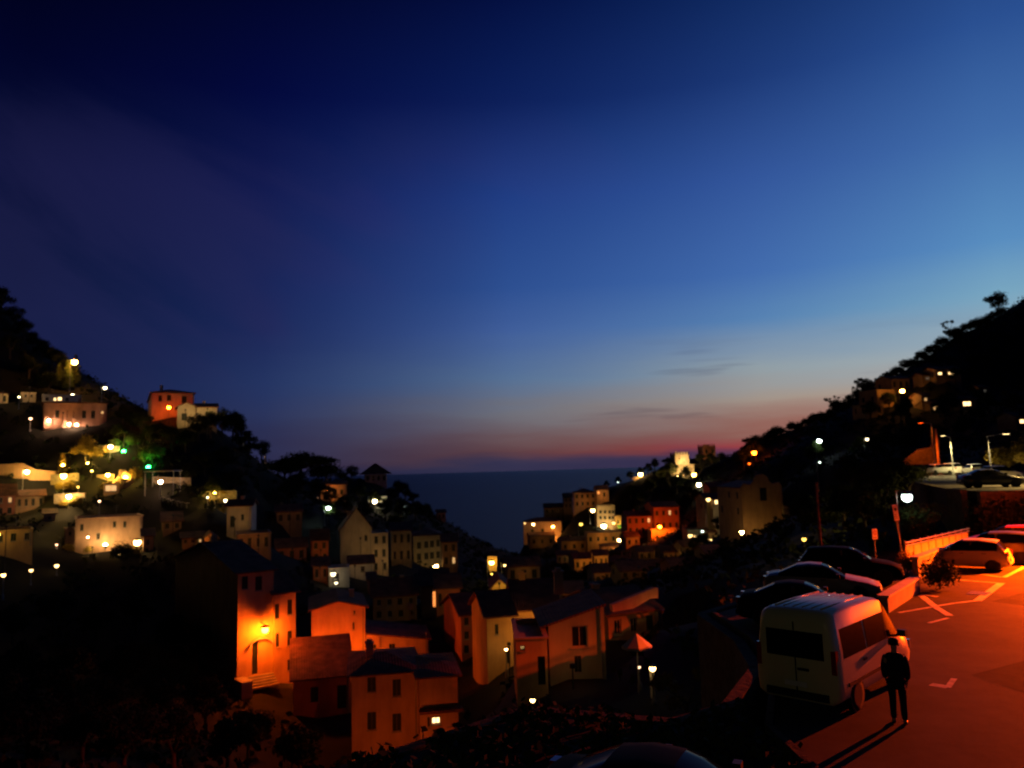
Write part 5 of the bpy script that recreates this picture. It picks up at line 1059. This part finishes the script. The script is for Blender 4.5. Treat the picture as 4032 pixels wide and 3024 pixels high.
# skyline growth on the right ridge
k_ = 0
for (xa, ya_), (xb, yb_) in zip(RIDGE7[:-1], RIDGE7[1:]):
    for t_ in (0, .25, .5, .75):
        px, _ = q(7, xa+(xb-xa)*t_, 0); k_ += 1
        tree_px('bush' if k_ % 5 else 'round', 'ridge_bush' if k_ % 5 else 'ridge_tree', 'black bush on the skyline of the right ridge' if k_ % 5 else 'black round tree on the skyline of the right ridge', px+random.uniform(-2, 2), 255-16*(px-736)/288+random.uniform(-2, 2), random.uniform(1.0, 2.1) if k_ % 5 else random.uniform(.45, .7), group='bushes on the right ridge skyline' if k_ % 5 else 'trees on the right ridge skyline', leaf=LEAF, seed=k_ % 3)
for i in range(46):
    px = random.uniform(770, 1040); D = random.uniform(150, 235)
    tree_px('round', 'slope_tree', 'dark tree on the black right hillside', px, D, random.uniform(.55, .95), group='trees on the right hillside', leaf=LEAF, seed=i % 3)
tree_px('scrag', 'lone_tree', 'thin feathery tree standing out against the pale sky low on the right ridge', 838, 251, 1.25, leaf=LEAF, seed=1)
tree_px('scrag', 'lone_tree', 'wind-bent feathery tree standing out against the pale sky midway up the right ridge', 864, 250, 1.6, leaf=LEAF, seed=2)
tree_px('round', 'lone_tree', 'clump-headed tree highest on the right ridge by the picture edge', 1014, 238, 1.5, leaf=LEAF, seed=2)
tree_px('scrag', 'lone_tree', 'flat-topped ragged tree below the highest one on the right ridge', 962, 243, 1.4, leaf=LEAF, seed=0)
tree_px('round', 'red_lit_tree', 'tree lit red by the orange lamp on the right ridge', 757, 240, 1.5, leaf=LEAF2, seed=1)
tree_px('round', 'red_lit_tree', 'smaller red lit tree left of the orange ridge lamp', 744, 242, 1.15, leaf=LEAF2, seed=2)
tree_px('round', 'slope_tree', 'tree with green lit leaves under the greenish slope lamp', 818, 171, .8, leaf=LEAF2, seed=0)
tree_px('round', 'slope_tree', 'dark tree beside the small white slope lamp', 862, 167, .7, leaf=LEAF2, seed=1)
# castle slope, village gaps
for i, (px, D, s) in enumerate([(655, 316, 1.0), (648, 318, .9), (668, 306, 1.0), (640, 326, .8), (672, 288, 1.1), (660, 296, 1.2), (686, 276, 1.0), (676, 270, 1.2), (662, 276, 1.0), (690, 262, 1.1), (650, 300, 1.0), (630, 328, .8), (618, 334, .7), (606, 340, .7), (694, 252, .9), (684, 258, .9), (668, 266, 1.1), (648, 284, 1.1), (640, 300, 1.0), (630, 312, 1.0), (700, 300, .9), (712, 296, .9), (722, 290, .9)]):
    tree_px('round', 'castle_slope_tree', 'black tree on the dark slope below the castle', px, D, s, group='trees on the castle slope', leaf=LEAF, seed=i % 3)
for i, (px, D, s) in enumerate([(570, 182, 1.0), (585, 178, 1.1), (597, 172, .9), (555, 195, .9), (560, 165, .8), (718, 175, .9), (726, 165, .8), (735, 160, .9), (700, 180, .8), (690, 160, .7)]):
    tree_px('round', 'village_tree', 'dark round tree between the houses of the right village', px, D, s, group='trees in the right village', leaf=LEAF, seed=i % 3)
# left side
for i, (px, D, s) in enumerate([(-6, 188, 1.2), (8, 187, 1.0), (18, 186, .9), (28, 184, .9), (38, 182, .9), (48, 180, .9), (58, 178, 1.0), (-20, 180, 1.4), (5, 175, 1.0), (25, 172, 1.0), (45, 168, .9)]):
    tree_px('round', 'hill_tree', 'black tree on the high hill at the left picture edge', px, D, s, group='trees on the high left hill', leaf=LEAF, seed=i % 3)
for i, (px, D, s) in enumerate([(130, 143, .8), (122, 146, .8), (140, 141, .9), (150, 138, .8), (160, 138, .8), (172, 137, .8), (185, 137, .8), (198, 140, .9), (210, 142, .9), (222, 146, 1.0), (232, 150, 1.1), (236, 158, 1.1), (240, 166, 1.0), (118, 140, .7), (205, 134, .8), (225, 138, .9), (190, 130, .7), (240, 176, .9), (250, 180, .9), (215, 130, .8), (235, 135, .9), (262, 190, .8), (248, 150, .9), (262, 160, .9)]):
    tree_px('round', 'wood_tree', 'black tree in the dark wood below the ridge villa', px, D, s, group='trees in the wood below the villa', leaf=LEAF, seed=i % 3)
tree_px('pine', 'stone_pine', 'broad domed pine crown against the sky left of the sea gap', 302, 196, 1.75, leaf=LEAF3, seed=1, sxy=1.25)
tree_px('pine', 'stone_pine', 'smaller pine crown joining the broad domed pine on its right', 325, 204, 1.45, leaf=LEAF3, seed=2)
tree_px('pine', 'stone_pine', 'pine crown just right of the yellow lit cypress on the ridge', 284, 190, 1.3, leaf=LEAF3, seed=1)
for i, (px, D, s) in enumerate([(345, 225, .8), (352, 232, .9), (398, 228, 1.1), (405, 232, 1.0), (392, 220, .9), (412, 240, .8), (420, 250, .8), (430, 255, .8), (360, 205, .9), (375, 205, .9), (330, 180, .9), (318, 170, .9), (345, 175, .9), (365, 180, .9), (385, 190, 1.0), (400, 200, 1.0), (415, 205, 1.0), (300, 160, .9), (285, 165, 1.0), (290, 150, .9), (425, 220, .9), (395, 180, .9)]):
    tree_px('round', 'headland_tree', 'black tree on the left headland above the sea', px, D, s, group='trees on the left headland', leaf=LEAF, seed=i % 3)
LIT_YEL = foliage('leaf_yellow', (.26, .19, .04)); LEAF_LIT = foliage('leaf_fresh', (.12, .17, .05))  # lamp light put into the leaf colour: brighter, yellower copies
def lit_tree(kind, name, label, r, x, ybase, D, scale, leaf, seed=0, sxy=1.0):
    p = at(*q(r, x, ybase), D); return tree(kind, name, label, p.x, p.y, scale, leaf=leaf, seed=seed, sxy=sxy)
lit_tree('cypress', 'lit_cypress', 'yellow-green cypress lit by the tall lamp at far left', 1, 585, 890, 172.5, 1.1, LEAF_LIT, 0, 1.3)
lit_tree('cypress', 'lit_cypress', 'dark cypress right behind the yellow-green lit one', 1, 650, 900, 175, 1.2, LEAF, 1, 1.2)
lit_tree('cypress', 'lit_cypress', 'short lit cypress left of the lamp pole at far left', 1, 510, 885, 172.2, .9, LEAF_LIT, 1, 1.3)
lit_tree('bush', 'lit_shrub', 'low yellow-green lit shrub left under the tall lamp', 1, 430, 885, 172, 1.8, LEAF_LIT, 0)
lit_tree('round', 'lit_shrub', 'grey-lit round tree under the small white skyline lamp', 1, 850, 960, 160, .8, LEAF_LIT, 1)
lit_tree('round', 'uplit_tree', 'round yellow uplit tree in the terrace garden', 1, 745, 1555, 133.6, .95, LIT_YEL, 0)
lit_tree('cypress', 'uplit_tree', 'narrow orange-yellow uplit tree left of the round one', 1, 548, 1545, 133.8, .68, LIT_YEL, 0, 1.7)
lit_tree('palm', 'lit_palm', 'palm lit bright green by a spotlight', 1, 1078, 1405, 138.8, .95, LEAF_LIT, 0)
lit_tree('bush', 'green_bush', 'round bush lit green right of the palm', 1, 1325, 1545, 135, 2.2, LEAF_LIT, 1)
lit_tree('cypress', 'lit_cypress', 'yellow lit cypress beside the white lamp on the left ridge', 3, 540, 465, 176, .95, LIT_YEL, 1, 1.1)
lit_tree('bush', 'dark_bush', 'round dark bush in front of the uplit villa', 2, 1068, 820, 105.5, 1.55, LEAF, 0, 1.0)
lit_tree('bush', 'lit_shrub', 'yellow uplit shrub left before the uplit villa', 2, 590, 850, 107.6, .8, LIT_YEL, 1)
lit_tree('bush', 'lit_shrub', 'small yellowish shrub under the villa pilaster', 2, 770, 820, 107.4, .6, LIT_YEL, 0)
lit_tree('scrag', 'branch_tree', 'thin lit branches over three small lamps', 2, 1900, 420, 127.2, .75, LIT_YEL, 0, 1.3)
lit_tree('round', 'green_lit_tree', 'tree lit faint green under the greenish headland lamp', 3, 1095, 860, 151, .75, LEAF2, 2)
lit_tree('bush', 'lit_shrub', 'shrub at the apartment house corner', 3, 2085, 1260, 150, 1.0, LIT_YEL, 2)
lit_tree('bush', 'lit_shrub', 'ivy shrub on the small orange cottage', 2, 1850, 850, 104.6, .9, LIT_YEL, 2)
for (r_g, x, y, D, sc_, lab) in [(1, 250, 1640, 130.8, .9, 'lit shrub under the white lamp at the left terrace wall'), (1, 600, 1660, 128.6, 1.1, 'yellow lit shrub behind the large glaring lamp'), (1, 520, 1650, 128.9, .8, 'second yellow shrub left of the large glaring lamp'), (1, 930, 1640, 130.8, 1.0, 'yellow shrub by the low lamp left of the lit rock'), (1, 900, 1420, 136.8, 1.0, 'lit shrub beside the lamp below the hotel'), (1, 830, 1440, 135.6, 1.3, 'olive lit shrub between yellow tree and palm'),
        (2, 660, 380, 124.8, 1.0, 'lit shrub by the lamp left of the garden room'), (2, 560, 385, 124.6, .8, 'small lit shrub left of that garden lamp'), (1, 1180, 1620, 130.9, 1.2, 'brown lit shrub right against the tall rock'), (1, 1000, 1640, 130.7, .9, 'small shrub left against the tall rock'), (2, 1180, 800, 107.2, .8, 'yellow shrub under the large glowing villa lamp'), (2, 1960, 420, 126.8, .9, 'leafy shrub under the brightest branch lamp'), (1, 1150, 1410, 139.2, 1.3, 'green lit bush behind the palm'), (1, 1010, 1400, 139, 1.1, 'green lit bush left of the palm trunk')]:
    lit_tree('bush', 'lit_shrub', lab, r_g, x, y, D, sc_, LIT_YEL if 'green' not in lab else LEAF_LIT, 1)
# around the car park
p = ground(*q(9, 1060, 1290), LOT_Z); tree('bush', 'dark_bush', 'dim low bush between the two parapets in the car park', p.x, p.y, .78, leaf=LEAF2, seed=1, z=LOT_Z)
p = ground(*q(9, 610, 1090), LOT_Z); tree('bush', 'lit_shrub', 'orange lit shrub at the end of the bright-coped parapet', p.x, p.y, .62, leaf=LIT_YEL, seed=2, z=LOT_Z)
tree_px('round', 'lamp_tree', 'tree lit by the white lamp behind the sign pole', 911, 52, .62, leaf=LEAF2, seed=2)
tree_px('palm', 'lit_palm', 'pale leaning palm below the upper road cars', 928, 56, .7, leaf=LIT_YEL, seed=1)
tree_px('round', 'deck_tree', 'brownish round tree beside the upper road light', 1003, 96, .75, leaf=LIT_YEL, seed=1)
tree_px('round', 'deck_tree', 'dim brown tree at the right picture edge above the upper road', 1030, 92, .9, leaf=LIT_YEL, seed=2)
tree_px('pine', 'verge_tree', 'domed dim tree behind the utility pole', 815, 66, .55, leaf=LEAF2, seed=1)
for i, (px, D, s) in enumerate([(860, 62, .8), (880, 66, .9), (900, 70, .9), (840, 70, .8), (890, 80, .9), (870, 88, .9), (850, 95, 1.0), (800, 80, .7)]):
    tree_px('round', 'verge_tree', 'dark tree on the verge between the car park and the hillside', px, D, s, group='trees beyond the car park', leaf=LEAF, seed=i % 3)
for i, (px, D, s) in enumerate([(20, 84, .8), (60, 88, .9), (100, 86, .8), (140, 90, .9), (30, 72, .8), (80, 70, .9), (130, 74, .9), (175, 84, .8), (200, 80, .8), (15, 60, .8), (60, 58, .9), (110, 60, .8), (160, 62, .8), (210, 64, .8), (250, 58, .7), (230, 54, .7), (300, 54, .7), (180, 52, .8), (90, 50, .8), (40, 48, .8), (130, 48, .8)]):
    tree_px('round', 'garden_tree', 'black tree in the unlit gardens at the lower left', px, D, s, group='trees in the lower left gardens', leaf=LEAF, seed=i % 3)
# scrub: too dense to count
def scrub(name, n, x0, x1, y0, y1, label, seed):
    g = np.random.default_rng(seed); x = g.uniform(x0, x1, n); y = g.uniform(y0, y1, n)
    ok = ~pip(x, y, grow(LOT, 3)) & ~pip(x, y, grow(DECK, 3))
    for h in HOUSES:
        c = h['org']+h['u']*(h['W']/2)+h['inn']*(h['depth']/2); rad = max(h['W'], h['depth'])*.62+1.5
        ok &= (x-c.x)**2+(y-c.y)**2 > rad**2
    for l_ in LAMPS: ok &= (x-l_[1].x)**2+(y-l_[1].y-(-1.5))**2 > 1.0**2
    x, y = x[ok], y[ok]; z = hgt(x, y); ok = z > 1.0; x, y, z = x[ok], y[ok], z[ok]; m_ = 13
    c = np.repeat(np.c_[x, y, z+.35], m_, 0); s = np.repeat(g.uniform(.5, 1.15, len(x)), m_)
    c += g.normal(size=c.shape)*np.c_[s*.6, s*.6, s*.42]; nn = len(c)
    a = g.normal(size=(nn, 3)); a /= np.linalg.norm(a, axis=1)[:, None]; b_ = np.cross(a, g.normal(size=(nn, 3))); b_ /= np.linalg.norm(b_, axis=1)[:, None]
    sz = (.22+.25*g.random(nn))[:, None]; v = np.stack([c-a*sz, c-b_*sz*.6, c+a*sz, c+b_*sz*.6], 1).reshape(-1, 3)
    o = link(bpy.data.objects.new(name, mesh_np(name, v, np.arange(nn*4).reshape(-1, 4), LEAF))); tag(o, label, 'scrub', kind='stuff')
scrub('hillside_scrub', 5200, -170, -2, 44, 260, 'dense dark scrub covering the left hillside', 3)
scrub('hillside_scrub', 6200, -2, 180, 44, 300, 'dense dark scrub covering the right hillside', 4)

v, f = leafcloud([(x, 52.4, z_, 1.6, .55, .9) for x in np.arange(31.5, 62, 1.5) for z_ in (LOT_Z+.5, LOT_Z+1.4, LOT_Z+2.0)], 9000, .16, 11)
tag(link(bpy.data.objects.new('ivy', mesh_np('ivy', v, f, LEAF))), 'dark ivy added to keep the wall behind the parked cars dark', 'ivy', kind='stuff')  # leaf cover added so the street light does not brighten this wall
g_ = np.random.default_rng(21); vx = g_.uniform(-9, 8, 2600); vy = g_.uniform(4, 28, 2600); ok_ = pip(vx, vy, VERGE) & ~((abs(vx-2.2) < 2.6) & (abs(vy-11.6) < 2.2)); vx, vy = vx[ok_], vy[ok_]
v, f = leafcloud([(x, y, LOT_Z+.08, .32, .32, .22) for x, y in zip(vx, vy)], 14000, .10, 22)
tag(link(bpy.data.objects.new('verge_undergrowth', mesh_np('verge_undergrowth', v, f, LEAF))), 'black undergrowth on the verge left of the white van', 'undergrowth', kind='stuff')
# ------------------------------------------------------------------ odd things
def panel(name, label, cat, r, pts, D, yaw, th, mat, bottom=None):
    ya = R(yaw); u = Vector((math.cos(ya), math.sin(ya), 0)); inn = Vector((-math.sin(ya), math.cos(ya), 0)); c = at(*q(r, *pts[0]), D); P_ = []
    for x, y in pts:
        d = ray(*q(r, x, y)); o = Vector((0, 0, CZ)); P_.append(o+d*((c-o).dot(inn)/d.dot(inn)))
    n = len(P_); m = MB(); m.add([tuple(p-c) for p in P_]+[tuple(p-c+inn*th) for p in P_], [tuple(range(n)), tuple(range(2*n-1, n-1, -1))]+[(i, n+i, n+(i+1) % n, (i+1) % n) for i in range(n)])
    return tag(m.build(name, mat, loc=c), label, cat)
panel('ramp_wall', 'sloping orange-brown ramp wall right of the centre', 'wall', 5, [(1432, 365), (1770, 228), (1795, 232), (1795, 312), (1730, 318), (1600, 395), (1440, 422)], 55, 24, .4, wallm('peach'))
panel('garden_terrace_wall', 'terrace wall lit orange-yellow at the left picture edge', 'wall', 1, [(-20, 1500), (200, 1490), (300, 1545), (480, 1560), (480, 1640), (200, 1640), (-20, 1640)], 134, 4, .6, wallm('ochre'))
for lab, rg, pts, D in (('dry stone terrace wall behind the large glaring lamp', 1, [(440, 1590), (680, 1575), (690, 1670), (440, 1680)], 129.8), ('low terrace wall under the yellow uplit tree', 1, [(600, 1545), (880, 1530), (900, 1590), (600, 1600)], 134.6), ('terrace wall left of the tall lit rock', 1, [(840, 1590), (1000, 1580), (1000, 1660), (840, 1660)], 131.6),
        ('terrace wall behind the lamp left of the garden room', 2, [(470, 320), (740, 310), (740, 400), (470, 410)], 125.4), ('terrace wall behind the pergola tables', 2, [(1330, 170), (1660, 180), (1660, 250), (1330, 255)], 128.6), ('terrace wall under the thin lit branches', 2, [(1750, 300), (2060, 290), (2060, 400), (1750, 405)], 129.4), ('terrace wall below the hotel beside the first garden lamp', 1, [(860, 1330), (1040, 1340), (1040, 1400), (860, 1395)], 137.6), ('garden wall in front of the uplit villa', 2, [(440, 790), (660, 785), (660, 860), (440, 865)], 108.4)):
    panel('terrace_wall', lab, 'wall', rg, pts, D, 10, .5, surf('pale_dry_stone', (.30, .25, .17), .95, .5, 2.5, .9, 6))
panel('alley_wall', 'tall narrow wall lit yellow in the valley centre', 'wall', 5, [(440, -20), (520, -20), (515, 100), (455, 105)], 131.5, 0, .5, wallm('ochre'))
panel('stair_wall', 'stair wall under the white lamp on the seaward slope', 'wall', 6, [(1190, 405), (1290, 380), (1305, 400), (1235, 445)], 324.5, 0, .5, wallm('ochre'))
panel('stair_wall', 'pale stair wall below the castle lamps', 'wall', 6, [(1745, 480), (1800, 425), (1830, 425), (1825, 520), (1785, 545)], 265, 0, .5, wallm('cream'))
panel('bank_wall', 'orange lit bank below the lit pole on the right slope', 'wall', 7, [(1290, 1400), (1400, 1310), (1500, 1290), (1560, 1220), (1560, 1420), (1290, 1425)], 118, 0, .8, STONE)
# tall uplit rock: displaced column
p = at(*q(1, 1085, 1640), 131.2); rk = bpy.data.meshes.new('rock_pillar'); bm = bmesh.new(); bmesh.ops.create_icosphere(bm, subdivisions=4, radius=1)
for v in bm.verts:
    d = v.co.normalized(); k = 1+.16*math.sin(d.x*5+d.z*3)+.12*math.sin(d.y*7-d.z*4)+.08*math.sin(d.z*13+d.x*9)+random.uniform(-.03, .03); v.co = Vector((d.x*1.55*k, d.y*1.2*k, d.z*2.2*k+1.3))
bm.to_mesh(rk); bm.free(); rk.materials.append(surf('warm_rock', (.38, .26, .16), .95, .4, 1.6, .8, 5)); o = bpy.data.objects.new('rock_pillar', rk); o.location = (p.x, p.y, hz(p.x, p.y)); tag(link(o), 'tall pinkish rock lit from below between palm and bushes', 'rock')
# pergola
p = at(*q(2, 1410, 120), 127); z0 = hz(p.x, p.y); r_ = tag(empty('pergola', (p.x, p.y, z0)), 'flat pale pergola roof over a lamp below the green bush', 'pergola'); zz = max(2.2, p.z-z0)
MB().box(-2.3, 2.7, -1.5, 1.5, zz-.12, zz+.04).build('canopy', wallm('white'), r_)
for sx in (-2.1, 2.5):
    for sy in (-1.3, 1.3): MB().tube((sx, sy, -.5), (sx, sy, zz-.12), .07, n=6).build('post', METAL, r_)
for k in range(6):
    x = 1.0+k*.75; t_ = tag(empty('garden_table', (p.x+x, p.y-1.6+.25*(k % 2), hz(p.x+x, p.y-1.6)), .3*k), f'small pale table right of the pergola lamp', 'table', 'tables by the pergola')
    MB().lathe((0, 0, .7), [(.38, 0), (.38, .05)], 12).build('table_top', wallm('white'), t_); MB().tube((0, 0, -.1), (0, 0, .7), .05, n=6).build('leg', METAL, t_)
# parasol by the pillar lamp
p = at(*q(5, 1625, 690), 42); z0 = hz(p.x, p.y); r_ = tag(empty('parasol', (p.x, p.y, z0)), 'half-seen pale grey parasol above the bright pillar lamp', 'parasol'); zz = max(2.2, p.z-z0)
c_ = MB(); n = 8
for k in range(n):
    a0, a1 = 2*math.pi*k/n, 2*math.pi*(k+1)/n; c_.add([(0, 0, zz+.65), (.8*math.cos(a0), .8*math.sin(a0), zz), (.8*math.cos(a1), .8*math.sin(a1), zz), (.8*math.cos(a0), .8*math.sin(a0), zz-.12), (.8*math.cos(a1), .8*math.sin(a1), zz-.12)], [(0, 1, 2), (1, 3, 4, 2)])
c_.build('canopy', surf('parasol_cloth', (.5, .5, .54), .9, .1, 3, .1), r_); MB().tube((0, 0, -.2), (0, 0, zz+.6), .03, n=8).build('pole', METAL, r_)
p = at(*q(5, 1745, 950), 41.6); z0 = hz(p.x, p.y); r_ = tag(empty('gate_pillar', (p.x, p.y, min(z0, p.z-.8))), 'short white pillar lit by the lamp beside it', 'pillar'); zz = p.z-r_.location.z
MB().box(-.11, .11, -.11, .11, -.3, zz+.35).build('shaft', wallm('white'), r_); MB().box(-.15, .15, -.15, .15, zz+.35, zz+.42).build('cap', CONC, r_)
# orange lit trunk beyond the retaining wall
p = at(*q(6, 1650, 1530), 37); r_ = tree('scrag', 'trunk_tree', 'thin tree with orange lit trunk left of the black saloon', p.x, p.y, .8, leaf=LIT_YEL, seed=1)
# lit utility poles
for lab, rg, x, yt_, yb_, D, mt in (('orange lit concrete pole on the right slope above the upper road', 7, 1530, 1148, 1225, 117, 'peach'), ('short lit post at the end of the orange bank', 7, 1545, 1335, 1375, 117, 'peach'), ('orange lit pole on the left ridge beside the yellow cypress', 3, 541, 200, 285, 174, 'peach')):
    a = at(*q(rg, x, yt_), D); z0 = hz(a.x, a.y); r_ = tag(empty('utility_pole', (a.x, a.y, z0)), lab, 'pole'); hh = a.z-z0
    MB().tube((0, 0, -.3), (0, 0, max(1, hh)), .20, .15, n=10).build('pole', wallm(mt), r_); MB().box(-.8, .1, -.06, .06, max(1, hh)-.25, max(1, hh)-.12).build('crossarm', DARKM, r_)
big_lamp('sodium street light over the orange bank on the right slope', *at(*q(7, 1500, 1140), 113).xy, at(*q(7, 1500, 1425), 113).z, 6.0, (-.8, .8), 4000, LC['sodium'], .15, 150)
print('objects', len(bpy.data.objects))
